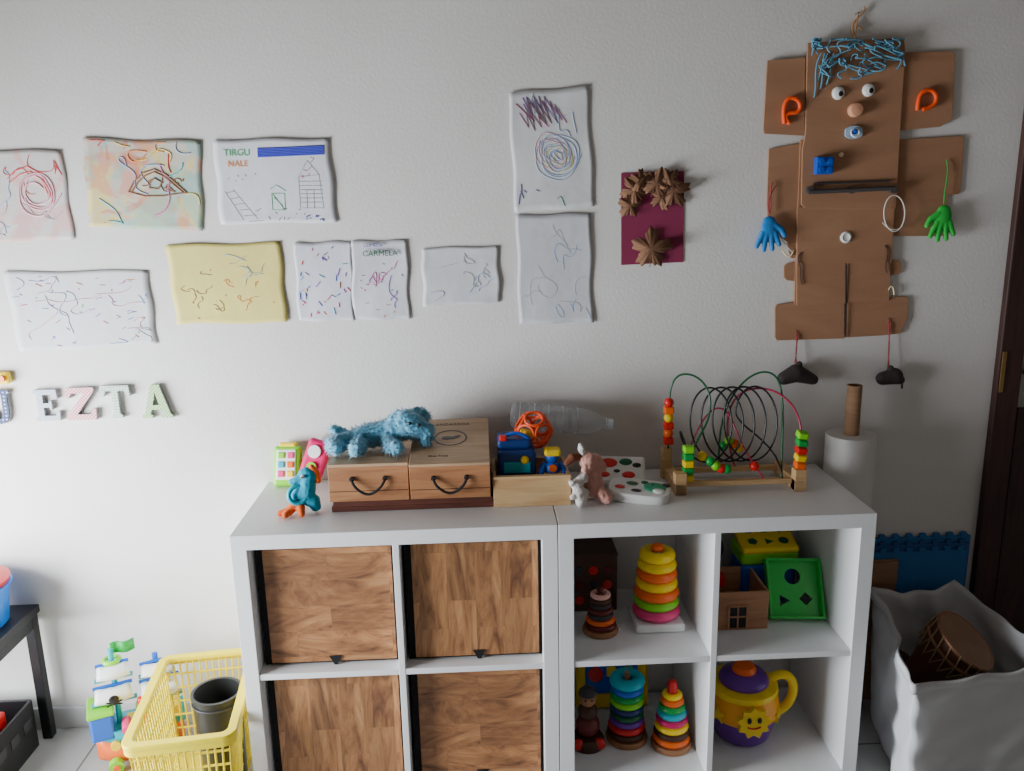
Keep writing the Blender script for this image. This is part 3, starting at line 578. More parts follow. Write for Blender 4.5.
# lattice ball
g=G('lattice_ball',(-.040,-.150,.940)); OR=M('ball_orange',(240,80,25),.4)
phi=(1+5**.5)/2
vs=[Vector(v).normalized() for v in [(0,1,phi),(0,-1,phi),(0,1,-phi),(0,-1,-phi),(1,phi,0),(-1,phi,0),(1,-phi,0),(-1,-phi,0),(phi,0,1),(-phi,0,1),(phi,0,-1),(-phi,0,-1)]]
for i,v in enumerate(vs):
    q=v.to_track_quat('Z','Y'); e=q.to_euler()
    ring('loop_%d'%i,tuple(v*.0425),.024,.0038,OR,g,tuple(math.degrees(a) for a in e),n=20)
# plastic bottle
g=G('plastic_bottle',(.045,-.060,.942),(0,97,-3)); PET=M('clear_pet',(225,232,236),.12,trans=.62,ior=1.25,var=0,alpha=.55,coat=.6)
pr=[(0,-.145),(.022,-.145),(.035,-.138)]
z=-.13
while z<.05: pr+= [(.037,z),(.037,z+.008),(.0335,z+.012),(.037,z+.016)]; z+=.02
pr+=[(.037,.06),(.032,.085),(.02,.108),(.0135,.118),(.0135,.128)]
o=lathe('shell',pr,PET,g)
cyl('cap',(0,0,.136),.0155,.014,M('clear_cap',(215,222,226),.3),g); ring('collar',(0,0,.124),.0145,.0015,_mc['clear_cap'],g)
for z_ in (-.12,-.08,-.04,0,.04): ring('rib',(0,0,z_),.0365,.0010,_mc['clear_cap'],g)
# plush puppy, pale pink and white, slumped
g=G('plush_puppy',(.090,-.262,ZT)); PK=M('pale_pink_plush',(210,152,138),.95,bump=.8,bs=200,sheen=.3,var=.15,vs=50); WP=M('white_plush',(222,216,210),.95,bump=.8,bs=200,sheen=.3)
blob('body',[((.020,.02,.034),.028,(.014,.028,.080),.026),((.008,.028,.104),(.026,.024,.024)),((.008,.01,.10),.014,(-.006,-.006,.092),.011),((.030,.03,.112),.010,(.044,.03,.085),.012),((.035,.0,.026),.018,(.050,-.02,.016),.014)],PK,g,.003,disp=.004,tuft=20,tr=.004)
blob('paws',[((-.01,.0,.07),.014,(-.03,-.012,.055),.014),((-.03,-.012,.055),.014,(-.022,-.02,.035),.016),((-.01,-.01,.03),.015,(-.02,-.03,.014),.014),((-.02,-.02,.035),.010,(-.042,-.03,.028),.008),((-.025,-.02,.06),.009,(-.045,-.025,.065),.007),((-.008,.03,.122),.009,(-.014,.03,.148),.007)],WP,g,.003,disp=.004,tuft=12,tr=.004)
blob('ear_back',[((-.010,.03,.118),.009,(-.036,.02,.118),.012),((-.036,.02,.118),.012,(-.052,.015,.105),.008)],M('brown_plush',(120,70,50),.95,bump=.6,bs=200),g,.003)
# soft activity book
g=G('soft_activity_book',(.218,-.205,ZT),(0,0,-16)); WV=M('white_vinyl',(230,228,224),.45)
MG=M('mint_green',(50,155,115),.5)
p1=G('page_flat',(.022,-.030,.018),(8,3,0),g)
flat('page',[[(.084*math.cos(t)*(abs(math.cos(t))**-.45 if abs(math.cos(t))>.02 else 1)*.92,.047*math.sin(t)*(abs(math.sin(t))**-.45 if abs(math.sin(t))>.02 else 1)*.95) for t in [i*math.pi/24+.01 for i in range(48)]]],.018,WV,p1,(0,0,0),(0,0,0),bevel=.004)
for nm,c,s,m in (('face',(.040,.004,.014),(.030,.027,.003),MG),('muzzle',(.052,-.016,.016),(.016,.012,.003),C['white']),('ear_a',(.068,.022,.014),(.012,.010,.003),C['black']),('spot_a',(-.020,.015,.014),(.016,.010,.002),C['darkgreen']),('spot_b',(-.006,-.022,.014),(.014,.008,.002),C['black']),('ear_b',(.012,.026,.014),(.010,.008,.003),C['darkgreen']),('tongue',(-.050,-.010,.014),(.014,.010,.002),C['red']),('eye',(.034,.012,.017),(.003,.003,.002),C['black'])):
    sph(nm,c,s,m,p1)
p2=G('page_up',(-.035,.060,.042),(-52,0,6),g)
box('page',(0,0,0),(.130,.020,.088),WV,p2,.009,seg=4)
for nm,x,z,m,sx in (('patch_red',-.035,.018,'red',.024),('patch_green',.012,.022,'darkgreen',.018),('patch_black',.042,.012,'black',.012),('patch_red_b',.020,-.020,'red',.018),('patch_teal',-.045,-.020,'red',.014),('patch_white',-.012,-.008,'black',.009)):
    sph(nm,(x,-.0105,z),(sx,.0025,sx*.62),C[m],p2)
# bead maze
g=G('bead_maze',(.504,-.150,ZT))
box('side_board_l',(-.160,0,.016),(.028,.17,.032),PINE,g,.002); box('side_board_r',(.160,0,.016),(.028,.17,.032),PINE,g,.002)
box('bar_front',(0,-.055,.022),(.31,.018,.014),PINE,g,.002); box('bar_back',(0,.055,.022),(.31,.018,.014),PINE,g,.002)
box('post_fl',(-.160,-.07,.030),(.032,.030,.060),PINE,g,.002); box('post_fr',(.162,-.07,.030),(.032,.030,.060),PINE,g,.002); box('post_bl',(-.168,.06,.045),(.028,.026,.09),PINE,g,.002)
WG=M('wire_green',(15,85,48),.3); WB=M('wire_black',(18,18,22),.3); WR=M('wire_red',(170,45,75),.3)
tube('wire_green_left',[(-.165,.05,.08),(-.165,.05,.2),(-.168,.05,.27),(-.14,.04,.31),(-.09,.02,.30),(-.06,.0,.25),(-.07,-.01,.18),(-.11,-.04,.14),(-.13,-.06,.10),(-.135,-.06,.03)],.0028,WG,g)
hx=[(-.125,-.055,.02),(-.130,-.05,.1)]
NL=5; N=NL*16
for i in range(N+1):
    t=i/N; a=math.pi+2*math.pi*NL*t; cx_=-.085+.155*t
    hx.append((cx_+.060*math.cos(a),.045*math.cos(a)*-.5+.015*math.sin(a),.168+.103*math.sin(a)))
hx+=[(.12,-.05,.1),(.125,-.055,.02)]
tube('wire_black_spiral',hx,.0026,WB,g)
tube('wire_red',[(.03,.055,.02),(.0,.05,.1),(-.01,.04,.2),(.03,.03,.26),(.10,.0,.27),(.165,-.02,.22),(.18,-.04,.14),(.160,-.06,.09),(.162,-.07,.05)],.0028,WR,g)
tube('wire_red_low',[(-.12,.055,.02),(-.10,.05,.12),(-.05,.04,.22),(.0,.03,.20),(.02,-.02,.10),(.06,-.05,.05),(.07,-.055,.03)],.0025,WR,g)
tube('wire_green_right',[(-.02,.05,.02),(-.03,.04,.15),(.0,.03,.25),(.06,.02,.31),(.11,.01,.31),(.135,.0,.26),(.13,-.02,.15),(.12,-.055,.03)],.0028,WG,g)
bc=['red','orange','red','yellow','orange','red','lime','yellow']
for i,c in enumerate(bc[:6]): 
    (sph if i%2 else lambda n_,c_,s_,m_,g_: box(n_,c_,(.026,.026,.021),m_,g_,.004))('bead_l%d'%i,(-.166,.05,.112+i*.022),.0135,C[c],g)
for i,c in enumerate(['yellow','green','yellow','green','lime']): box('bead_m%d'%i,(-.136,-.058,.040+i*.020),(.028,.028,.019),C[c],g,.004)
for i,(x,y,z,c) in enumerate([(-.095,-.045,.095,'yellow'),(-.075,-.052,.082,'green'),(-.06,-.055,.07,'lime'),(-.045,-.055,.062,'red'),(-.03,-.055,.06,'green'),(-.012,.04,.095,'green'),(.0,.035,.11,'lime'),(.02,.04,.10,'orange'),(.035,.05,.085,'yellow'),(.05,-.04,.06,'red')]): sph('bead_s%d'%i,(x,y,z),.0135,C[c],g)
for i,c in enumerate(['orange','yellow','red','green','lime']): box('bead_r%d'%i,(.162+.003*i,-.07+.006*i,.07+i*.019),(.028,.028,.018),C[c],g,.004,rot=(10,8,0))
# ------------------------------------------------------------ in the right shelf
ZM=.3935; ZB=.0385
def stack(g,rings,cx=0,cy=0,z=0):
    for i,(R,r,c) in enumerate(rings):
        m=C[c]; lathe('ring_%d_%s'%(i,c),[(max(.004,R-r+r*math.cos(2*math.pi*k/14)),r*.85*math.sin(2*math.pi*k/14)) for k in range(14)],m,g,(cx,cy,z+r*.85),closed=True); z+=r*1.6
    return z
g=G('ring_stacking_toy',(.288,-.215,ZM)); box('base',(0,0,.012),(.135,.13,.024),C['white'],g,.008,seg=3); cyl('pole',(0,0,.12),.010,.2,C['white'],g)
stack(g,[(.066,.018,'pink'),(.062,.016,'lime'),(.062,.017,'orange'),(.058,.017,'yellow'),(.056,.017,'orange'),(.054,.016,'yellow'),(.050,.018,'yellow')],z=.026)
sph('tip',(0,0,.222),(.018,.018,.012),C['orange'],g)
DR=M('dark_red_paint',(100,32,30),.45); 
C['dred']=DR; C['dgrey']=M('dark_grey_paint',(56,54,58),.45); C['dbrown']=M('dark_brown_wood',(72,42,28),.5)
g=G('wooden_disc_stacker',(.128,-.25,ZM)); lathe('base',[(0,0),(.048,0),(.050,.006),(.046,.014),(0,.014)],LBRN,g); cyl('pole',(0,0,.07),.006,.12,LBRN,g)
stack(g,[(.043,.009,'dred'),(.040,.009,'orange'),(.036,.009,'dgrey'),(.034,.009,'dred'),(.030,.009,'dgrey'),(.030,.009,'dbrown'),(.028,.008,'lpink')],z=.014); sph('tip',(0,0,.122),.010,DR,g)
g=G('puzzle_cube_box',(.124,-.085,ZM)); box('carton',(0,0,.085),(.135,.11,.17),M('carton_dark',(78,50,38),.6),g,.002); box('lid',(0,0,.171),(.139,.114,.006),C['dbrown'],g)
for i in range(3):
    for j in range(3): 
        x=-.04+.04*i; z=.035+.045*j; lathe('flower_%d%d'%(i,j),[(0,0),(.014,0),(.012,.003),(0,.004)],C[['red','dred','dgrey'][(i+j)%3]],g,(x,-.056,z),(90,0,0),n=10)
g=G('toy_dollhouse_box',(.498,-.195,ZM)); w,dp,h,t=.168,.16,.110,.007
HW=wood('house_wood',(160,108,76),(182,130,94),(196,146,108))
for nm,c,s in (('front',(0,-dp/2+t/2,h/2),(w,t,h)),('rear',(0,dp/2-t/2,h/2),(w,t,h)),('side_a',(-w/2+t/2,0,h/2),(t,dp-2*t,h)),('side_b',(w/2-t/2,0,h/2),(t,dp-2*t,h)),('floor_panel',(0,0,t/2),(w-2*t,dp-2*t,t))): box(nm,c,s,HW,g)
box('window_pane',(0,-dp/2-.001,.038),(.046,.003,.062),C['black'],g,0)
for nm,c,s in (('mullion_v',(0,-dp/2-.003,.038),(.004,.003,.062)),('mullion_h',(0,-dp/2-.003,.04),(.046,.003,.004)),('frame_l',(-.025,-dp/2-.003,.038),(.005,.003,.066)),('frame_r',(.025,-dp/2-.003,.038),(.005,.003,.066)),('frame_t',(0,-dp/2-.003,.071),(.055,.003,.005))): box(nm,c,s,HW,g,0)
box('red_block',(-.03,.04,.09),(.05,.04,.03),C['red'],g,.002)
g=G('shape_sorting_frame',(.676,-.232,ZM),(-30,0,-6)); GR=M('leaf_green_plastic',(60,200,80),.35,coat=.2)
def circ(cx,cz,r,n=20,k=None): return [(cx+r*math.cos(2*math.pi*i/n),cz+r*math.sin(2*math.pi*i/n)) for i in range(n)][::-1]
sq=[(-.072,.0),(.072,.0),(.072,.165),(-.072,.165)]
flat('plate',[sq,circ(.0,.116,.022),circ(-.03,.05,.018,3),circ(.032,.055,.018,4)],.006,GR,g,(0,0,0))
for nm,c,s in (('rim_b',(0,-.012,.004),(.152,.034,.008)),('rim_t',(0,-.012,.161),(.152,.034,.008)),('rim_l',(-.072,-.012,.082),(.008,.034,.150)),('rim_r',(.072,-.012,.082),(.008,.034,.150))): box(nm,c,s,GR,g,.003)
g=G('shape_sorter_toy',(.632,-.080,ZM)); box('body_blue',(0,0,.060),(.16,.105,.12),C['blue'],g,.015,seg=4); box('body_green',(0,0,.140),(.168,.112,.045),C['lime'],g,.012,seg=4)
tp=G('lid_tray',(0,-.004,.178),(16,0,0),g)
box('top_yellow',(0,0,0),(.165,.120,.022),C['yellow'],tp,.010,seg=4)
for i,(x,y) in enumerate(((-.045,.026),(.0,.028),(.045,.026),(-.045,-.024),(.0,-.026),(.045,-.024))): cyl('hole_%d'%i,(x,y,.0105),.015,.003,C['darkgreen'],tp,n=[6,28,4,5,3,8][i])
g=G('toy_wheel',(.470,-.055,ZM)); ring('tyre',(0,-.02,.15),.035,.012,C['dgrey'],g,(80,0,10)); cyl('hub',(0,-.02,.15),.024,.014,C['darkgreen'],g,(80,0,10)); box('stand',(0,.005,.055),(.08,.05,.11),C['grey'],g,.006)
g=G('ring_stacking_toy',(.208,-.225,ZB)); lathe('base',[(0,0),(.058,0),(.060,.008),(.056,.016),(0,.016)],LBRN,g); cyl('pole',(0,0,.11),.007,.2,LBRN,g)
stack(g,[(.055,.012,'dbrown'),(.053,.012,'red'),(.050,.012,'purple'),(.048,.012,'darkgreen'),(.048,.012,'navy'),(.048,.012,'lime'),(.048,.012,'green'),(.046,.012,'blue'),(.050,.018,'teal')],z=.016)
g=G('wooden_cone_stacker',(.328,-.262,ZB)); lathe('base',[(0,0),(.056,0),(.058,.008),(.054,.016),(0,.016)],LBRN,g); cyl('pole',(0,0,.1),.006,.18,LBRN,g)
z=stack(g,[(.052,.012,'orange'),(.050,.012,'dbrown'),(.048,.012,'yellow'),(.045,.012,'magenta'),(.041,.012,'teal'),(.037,.012,'green'),(.033,.011,'orange'),(.028,.010,'yellow')],z=.016); lathe('tip',[(0,0),(.013,.0),(.014,.02),(.010,.034),(0,.038)],C['red'],g,(0,0,z))
g=G('shape_book_toy',(.19,-.085,ZB),(-14,0,0)); box('board_yellow',(0,0,.085),(.22,.022,.165),C['yellow'],g,.012,seg=4); box('panel_blue',(.0,-.013,.10),(.16,.006,.10),C['blue'],g,.006)
cyl('circle_red',(-.05,-.018,.11),.022,.008,C['red'],g,rot=(90,0,0)); cyl('circle_green',(.05,-.018,.11),.022,.008,C['lime'],g,rot=(90,0,0),n=6); cyl('knob_yellow',(0,-.018,.115),.020,.008,C['yellow'],g,rot=(90,0,0),n=5)
g=G('wooden_bead_figure',(.094,-.245,ZB)); lathe('base',[(0,0),(.046,0),(.048,.02),(.04,.032),(0,.034)],C['dbrown'],g)
sph('belly',(0,0,.062),(.034,.034,.034),C['dred'],g); sph('chest',(0,0,.105),(.028,.028,.026),C['dbrown'],g); sph('head',(0,0,.145),(.024,.024,.024),LBRN,g); lathe('hat',[(0,0),(.026,0),(.024,.008),(.01,.02),(0,.022)],C['dgrey'],g,(0,0,.16)); 
for s in(-1,1): sph('wheel_%d'%s,(s*.03,-.03,.02),(.017,.012,.017),C['red'],g); sph('eye_%d'%s,(s*.009,-.022,.15),.003,C['black'],g)
g=G('toy_sun_drum',(.540,-.225,ZB)); TO=M('toy_orange',(248,165,35),.38)
lathe('base_purple',[(0,0),(.066,0),(.078,.012),(.094,.075),(.0,.075)],C['purple'],g)
lathe('body_yellow',[(.092,.072),(.099,.085),(.101,.10),(.098,.125),(.090,.147),(.0,.148)],TO,g)
lathe('band',[(.0,.144),(.091,.144),(.096,.152),(.094,.164),(.082,.168),(0,.168)],C['yellow'],g)
lathe('top_purple',[(0,.165),(.066,.165),(.070,.175),(.062,.190),(.03,.20),(0,.202)],C['purple'],g); lathe('top_button',[(0,.195),(.032,.195),(.034,.205),(.028,.216),(0,.22)],C['orange'],g)
def star(n,R,r): return [((R if i%2==0 else r)*math.sin(math.pi*i/n),(R if i%2==0 else r)*math.cos(math.pi*i/n)) for i in range(2*n)]
flat('sun_face',[star(9,.048,.036)],.014,C['yellow'],g,(0,-.097,.100),(90,0,0))
for k,(a,zz) in enumerate(((-58,.10),(56,.095),(-95,.085),(95,.085))):
    A=math.radians(a-90); flat('star_%d'%k,[star(5,.026,.012)],.010,C['yellow'],g,(.098*math.cos(A),.098*math.sin(A),zz),(90,0,a))
for s in(-1,1): sph('eye_%d'%s,(s*.014,-.106,.110),(.006,.004,.009),C['black'],g)
tube('smile',[(-.018,-.105,.090),(0,-.106,.080),(.018,-.105,.090)],.0022,C['red'],g)
tube('handle',[(.070,.0,.165),(.105,-.005,.195),(.140,-.01,.175),(.145,-.01,.12),(.120,-.005,.07),(.088,0,.06)],.013,C['yellow'],g,res=4)
# ------------------------------------------------------------ right of the shelf
g=G('paper_roll',(.868,-.076,0)); lathe('roll',[(.021,0),(.067,0),(.0685,.006),(.0685,.872),(.067,.877),(.021,.877)],M('roll_white',(222,219,215),.6,var=.03),g,n=48,closed=True)
lathe('core',[(.016,0),(.0205,0),(.0205,1.02),(.016,1.02)],KRAFT,g,closed=True)
MB=M('foam_blue',(50,92,150),.85,bump=.3,bs=200); MB2=M('foam_teal',(50,112,172),.85,bump=.3,bs=200)
def puzzle(w,h,n):
    pts=[(0,0),(w,0),(w,h)]
    for i in range(n):
        x=w-(i+.5)*w/n; a=w/n*.26
        pts+=[(x+a*.6,h),(x+a,h+.005),(x+a*.7,h+.011),(x-a*.7,h+.011),(x-a,h+.005),(x-a*.6,h)]
    return pts+[(0,h)]
mx1=W(966,560)[0]; mzt=W(960,534)[1]
g=G('foam_play_mats',(.955,-.003,.0))
for i in range(3): flat('mat_%d'%i,[puzzle(mx1-.957-.01*i,mzt-.018*i,8)],.009,(MB2,MB,MB2)[i],g,(0,-.006-.0105*i,0),(90,0,0))
g=G('cardboard_sheet',(1.000,-.040,0)); box('sheet',(0,0,.235),(.11,.006,.47),KRAFT,g,.001); box('fold_flap',(.0,-.006,.43),(.11,.006,.07),KRAFT,g,.001)
# white storage bag (soft, slumped)
g=G('white_storage_bag',(0,0,0)); BAG=M('white_bag_fabric',(216,216,217),.85,bump=.4,bs=14,var=.05)
top=[Vector((.958,-.075)),Vector((1.22,-.07)),Vector((1.37,-.44)),Vector((.836,-.560))]
tz=[.405,.415,.375,.385]
ctr=Vector((1.09,-.28)); bm=bmesh.new(); NS=22; NZ=22; rows=[]
for j in range(NZ+1):
    t=j/NZ; row=[]
    for e in range(4):
        a=top[e]; b_=top[(e+1)%4]; za=tz[e]; zb=tz[(e+1)%4]
        for i in range(NS):
            s=i/NS; corner=math.exp(-min(s,1-s)*16)
            p=a.lerp(b_,s); q=ctr+(p-ctr)*(.88+.12*t)*(1-.045*corner)
            dr=(b_-a).normalized(); nout=Vector((-dr.y,dr.x))
            if nout.dot(p-ctr)<0: nout=-nout
            env=math.sin(math.pi*s)
            off=env*(-.030*t*t + .012*math.sin(s*8+e*2.1+t*5) + .006*math.sin(s*19+e+t*11)) + .004*math.sin(t*23+s*6+e)
            if e==0 or e==3: off=min(off,0)
            q=q+nout*off
            zt=(za+(zb-za)*s) - env*.022 + .006*math.sin(s*13+e*3)*env
            row.append(bm.verts.new((q.x,q.y,.001+zt*t)))
    rows.append(row)
K=len(rows[0])
for j in range(NZ):
    for i in range(K): bm.faces.new((rows[j][i],rows[j][(i+1)%K],rows[j+1][(i+1)%K],rows[j+1][i]))
hem=[]
for v in rows[-1]:
    dd_=Vector((v.co.x-ctr.x,v.co.y-ctr.y)).normalized(); hem.append(bm.verts.new((v.co.x+dd_.x*.006,v.co.y+dd_.y*.006,v.co.z-.004)))
hem2=[bm.verts.new((v.co.x,v.co.y,v.co.z-.022)) for v in hem]
for A_,B_ in ((rows[-1],hem),(hem,hem2)):
    for i in range(K): bm.faces.new((A_[i],A_[(i+1)%K],B_[(i+1)%K],B_[i]))
bm.faces.new(rows[0])
o=fin('bag_body',bm,BAG,g,True); so=o.modifiers.new('s','SOLIDIFY'); so.thickness=.003; so.offset=0
g=G('djembe_drum',(1.125,-.300,.350),(24,30,0)); BR=M('drum_bronze',(165,120,92),.4,.3,var=.3,vs=30); ROPE=M('drum_rope',(190,160,128),.8)
lathe('shell',[(.0,-.28),(.055,-.28),(.058,-.27),(.04,-.20),(.045,-.16),(.072,-.08),(.082,-.02),(.082,.0)],M('drum_wood',(120,78,56),.5),g)
lathe('head_skin',[(0,.001),(.078,.001),(.083,.0)],M('drum_skin',(160,126,100),.6,var=.3,vs=20),g)
ring('hoop_top',(0,0,-.004),.085,.006,BR,g); ring('hoop_mid',(0,0,-.040),.086,.005,BR,g)
sp=[]
for i in range(18):
    a=i*math.pi/9; b_=a+math.pi/18; sp.append([(.090*math.cos(a),.090*math.sin(a),0),(.089*math.cos(b_),.089*math.sin(b_),-.040),(.078*math.cos(a),.078*math.sin(a),-.09),(.089*math.cos(a-math.pi/18),.089*math.sin(a-math.pi/18),-.040)])
tube('lacing',sp,.0022,ROPE,g,smooth=False)
g=G('tambourine',(1.005,-.175,.20),(20,10,0)); ring('hoop',(0,0,0),.050,.010,C['dbrown'],g,sz=1.8); lathe('skin',[(0,.012),(.048,.012)],C['dgrey'],g)
# ------------------------------------------------------------ left floor
g=G('yellow_basket',(-.955,-.315,0),(0,0,7)); YB_=M('basket_yellow',(245,220,20),.4,coat=.1)
w,dp,h=.235,.385,.290
def bx(t,s=1.0): k=.86+.14*t; return w/2*k,dp/2*k
box('bottom',(0,0,.006),(w*.86,dp*.86,.008),YB_,g,.002)
for face in range(4):
    nb=13 if face%2==0 else 20
    for i in range(nb+1):
        s=-1+2*i/nb
        def P(t):
            a,b_=bx(t)
            return {0:(s*a,-b_,h*t+.004),1:(a,s*b_,h*t+.004),2:(s*a,b_,h*t+.004),3:(-a,s*b_,h*t+.004)}[face]
        tube('rib_%d_%d'%(face,i),[P(0),P(1)],.0028,YB_,g,smooth=False,res=1)
    for t in (.12,.28,.42,.56,.70,.84):
        a,b_=bx(t); z_=h*t+.004
        pts={0:[(-a,-b_,z_),(a,-b_,z_)],1:[(a,-b_,z_),(a,b_,z_)],2:[(-a,b_,z_),(a,b_,z_)],3:[(-a,-b_,z_),(-a,b_,z_)]}[face]
        tube('hoop_%d_%d'%(face,int(t*100)),pts,.003,YB_,g,smooth=False,res=1)
a,b_=bx(1)
def rr_(a,b,r,n=5):
    out=[]
    for (cx,cy,s0) in ((a-r,b-r,0),(-a+r,b-r,90),(-a+r,-b+r,180),(a-r,-b+r,270)):
        for i in range(n+1):
            t=math.radians(s0+90*i/n); out.append((cx+r*math.cos(t),cy+r*math.sin(t)))
    return out
flat('rim',[rr_(a+.014,b_+.014,.03),rr_(a-.004,b_-.004,.02)[::-1]],.010,YB_,g,(0,0,h+.002),(0,0,0),bevel=.002)
flat('rim_skirt',[rr_(a+.014,b_+.014,.03),rr_(a+.009,b_+.009,.026)[::-1]],.024,YB_,g,(0,0,h-.008),(0,0,0))
g=G('black_canister',(-.900,-.310,.0115)); lathe('shell',[(0,0),(.052,0),(.056,.006),(.062,.275),(.066,.278),(.066,.286),(.058,.286),(.054,.03),(0,.03)],M('canister_dark',(40,40,38),.35),g,n=40); ring('rim_band',(0,0,.262),.0635,.0025,C['dgrey'],g)
# pirate ship
g=G('toy_pirate_ship',(-1.185,-.150,0),(0,0,24)); g.scale=(1.1,1.1,1.1)
TLP=M('toy_teal',(30,170,185),.4)
def hull(nm,L_,wd,z0,z1,mat,sheer=.03):
    bm=bmesh.new(); rows=[]; n=14
    for i in range(n+1):
        s=-1+2*i/n; hw_=wd*(1-abs(s)**2.6*.85); zt=z1+sheer*s*s; kb=z0+.02*abs(s)**3
        rows.append([bm.verts.new((s*L_,hw_*math.sin(a),zt-(zt-kb)*math.cos(a)**.7 if math.cos(a)>1e-6 else zt)) for a in [math.radians(x) for x in (-90,-65,-40,-15,15,40,65,90)]])
    for i in range(n):
        for j in range(7): bm.faces.new((rows[i][j],rows[i+1][j],rows[i+1][j+1],rows[i][j+1]))
    bm.faces.new(rows[0]); bm.faces.new(rows[-1])
    for i in range(n): bm.faces.new((rows[i][0],rows[i+1][0],rows[i+1][7],rows[i][7]))
    return fin(nm,bm,mat,g,True)
hull('hull_lower',.105,.050,.002,.07,C['orange']); hull('hull_upper',.110,.055,.05,.105,TLP)
box('deck',(0,0,.103),(.17,.08,.008),C['yellow'],g); box('castle_stern',(-.085,0,.13),(.055,.09,.07),C['blue'],g,.006); box('castle_rail',(-.085,0,.168),(.062,.098,.012),C['lime'],g,.004); box('castle_bow',(.080,0,.12),(.045,.07,.035),C['yellow'],g,.006)
box('cabin',(0.02,0,.125),(.05,.06,.04),C['lime'],g,.006); cyl('cannon',(.02,-.045,.125),.011,.05,C['red'],g,rot=(90,0,0)); cyl('cannon_b',(-.03,-.045,.125),.011,.05,C['pink'],g,rot=(90,0,0))
for x in(-.06,0,.06):
    for s in(-1,1): cyl('porthole',(x,s*.052,.08),.012,.01,C['yellow'],g,rot=(90,0,0))
for x in(-.065,.065):
    for s in(-1,1): cyl('wheel',(x,s*.045,.0185),.018,.02,C['lime'],g,rot=(90,0,0)); cyl('wheel_hub',(x,s*.056,.0185),.008,.006,C['orange'],g,rot=(90,0,0))
for x,h_,mc_ in((-.045,.31,'teal'),(.055,.27,'blue')):
    cyl('mast',(x,0,h_/2+.05),.007,h_-.08,C[mc_],g); ring('nest',(x,0,h_*.93),.018,.006,C['lime'],g)
def sail(x,z0,wd,hh):
    bm=bmesh.new(); n=8; vs=[[bm.verts.new((x+wd*(i/n-.5)*(1-.15*j/n),-.012-.026*math.sin(math.pi*j/n)-.01*math.sin(math.pi*i/n),z0+hh*j/n)) for i in range(n+1)] for j in range(n+1)]
    for j in range(n):
        for i in range(n): bm.faces.new((vs[j][i],vs[j][i+1],vs[j+1][i+1],vs[j+1][i]))
    o=fin('sail',bm,C['white'],g,True); s_=o.modifiers.new('s','SOLIDIFY'); s_.thickness=.003
    tube('yard_low',[(x-wd*.55,-.010,z0),(x+wd*.55,-.010,z0)],.006,TLP,g,smooth=False); tube('yard_top',[(x-wd*.48,-.010,z0+hh),(x+wd*.48,-.010,z0+hh)],.005,C['blue'],g,smooth=False)
sail(-.050,.180,.095,.045); sail(-.045,.245,.080,.040); sail(.058,.160,.100,.055); sail(.055,.228,.080,.035)
for (x,z_) in ((-.050,.206),(.058,.190)):
    sph('skull',(x,-.048,z_),(.012,.004,.011),C['black'],g); sph('jaw',(x,-.047,z_-.012),(.006,.003,.005),C['black'],g)
    tube('crossbones',[[(x-.018,-.045,z_-.018),(x+.018,-.048,z_-.006)],[(x+.018,-.045,z_-.018),(x-.018,-.048,z_-.006)]],.002,C['black'],g,smooth=False)
bm=bmesh.new(); vs=[[bm.verts.new((-.045+.055*i/6,.006*math.sin(i*1.2),.305+.03*j)) for i in range(7)] for j in range(2)]
for i in range(6): bm.faces.new((vs[0][i],vs[0][i+1],vs[1][i+1],vs[1][i]))
o=fin('flag',bm,C['green'],g,True); s_=o.modifiers.new('s','SOLIDIFY'); s_.thickness=.003
blob('pirate_figure',[((.01,-.035,.15),.012,(.01,-.035,.165),.010),((.01,-.035,.178),(.011,.011,.011))],C['red'],g,.002)
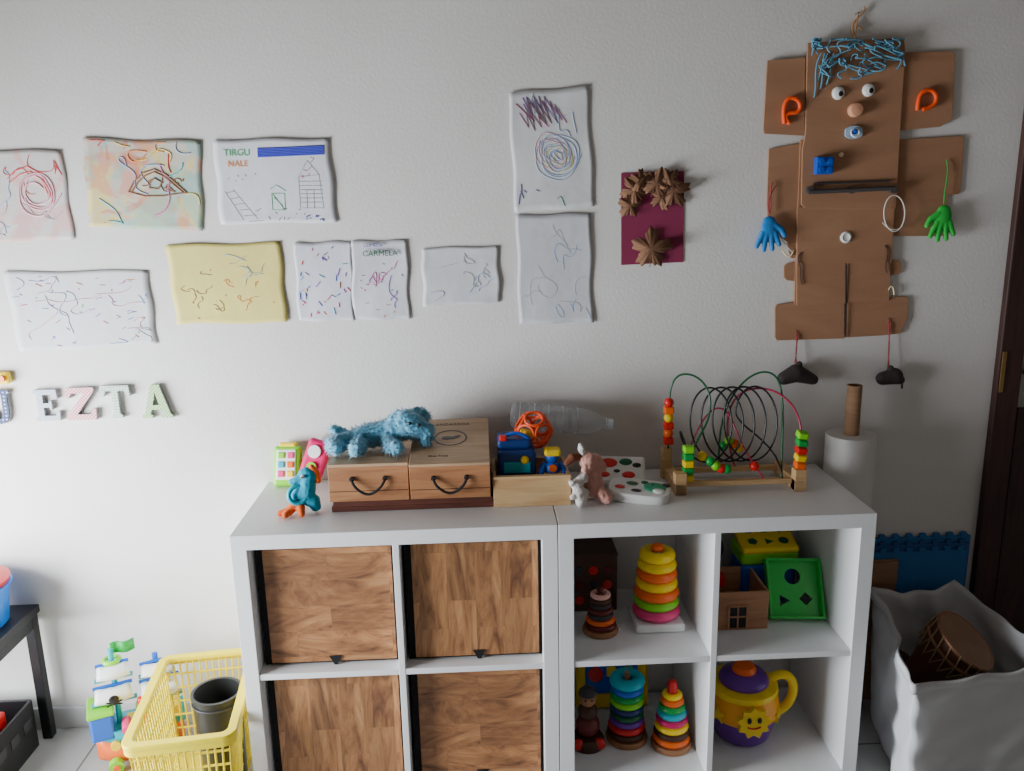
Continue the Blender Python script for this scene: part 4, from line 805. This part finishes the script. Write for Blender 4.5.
# black side table with tub, crate below
g=G('black_side_table',(-1.715,-.225,0))
box('top',(0,0,.412),(.46,.40,.024),BLKP,g,.003); box('apron',(0,.17,.38),(.42,.015,.04),BLKP,g,.002)
for x in(-.21,.21):
    for y in(-.18,.18): box('leg',(x,y,.20),(.028,.028,.40),BLKP,g,.002)
box('apron_r',(.215,0,.38),(.012,.34,.04),BLKP,g,.002)
g=G('storage_tub',(-1.615,-.15,.4245)); lathe('tub_blue',[(0,.0),(.095,0),(.10,.005),(.114,.11),(.122,.114),(.122,.120),(.110,.120),(.094,.01),(0,.01)],M('tub_blue',(20,120,220),.35,coat=.2),g,n=40); lathe('red_lid',[(0,.130),(.10,.130),(.116,.121),(.119,.132),(.10,.142),(0,.145)],C['red'],g,n=40); ring('handle',(0,0,.145),.03,.006,C['red'],g,(90,0,0))
g=G('black_crate',(-1.655,-.225,0)); w,dp,h,t=.27,.28,.15,.008
for nm,c,s in (('front',(0,-dp/2,h/2),(w,t,h)),('rear',(0,dp/2,h/2),(w,t,h)),('side_a',(-w/2,0,h/2),(t,dp,h)),('side_b',(w/2,0,h/2),(t,dp,h)),('bottom',(0,0,t/2),(w,dp,t))): box(nm,c,s,BLKP,g)
for i in range(4): box('slot_%d'%i,(w/2+.004,-.1+.066*i,.09),(.003,.04,.03),C['dgrey'],g,0)
box('red_block',(.05,.02,.12),(.12,.08,.10),C['red'],g,.006); box('brown_block',(.07,-.08,.10),(.08,.07,.12),LBRN,g,.004); cyl('blue_block',(-.06,.0,.07),.04,.12,C['blue'],g)
# ------------------------------------------------------------ lights
def area(name,loc,rot,sx,sy,e,col):
    l=bpy.data.lights.new(name,'AREA'); l.shape='RECTANGLE'; l.size=sx; l.size_y=sy; l.energy=e; l.color=col
    o=bpy.data.objects.new(name,l); COL.objects.link(o); o.location=loc; o.rotation_euler=[math.radians(a) for a in rot]; return o
area('window_daylight',(XL-.16,(WY0+WY1)/2-.05,(WZ0+WZ1)/2+.08),(0,-74,18),WZ1-WZ0,WY1-WY0,150,(.88,.94,1.0))
w=bpy.data.worlds.new('world'); scene.world=w; w.use_nodes=True; bg=w.node_tree.nodes['Background']
bg.inputs[0].default_value=(1.0,.97,.93,1); bg.inputs[1].default_value=.16
# ------------------------------------------------------------ curves -> meshes
bpy.context.view_layer.update(); dg=bpy.context.evaluated_depsgraph_get()
new=[]
for o in CURVES:
    me=bpy.data.meshes.new_from_object(o.evaluated_get(dg)); new.append((o,me))
for o,me in new:
    nm=o.name; n=bpy.data.objects.new('x',me); COL.objects.link(n); n.parent=o.parent; n.location=o.location.copy(); n.rotation_euler=o.rotation_euler.copy(); n.scale=o.scale.copy()
    bpy.data.objects.remove(o); n.name=nm
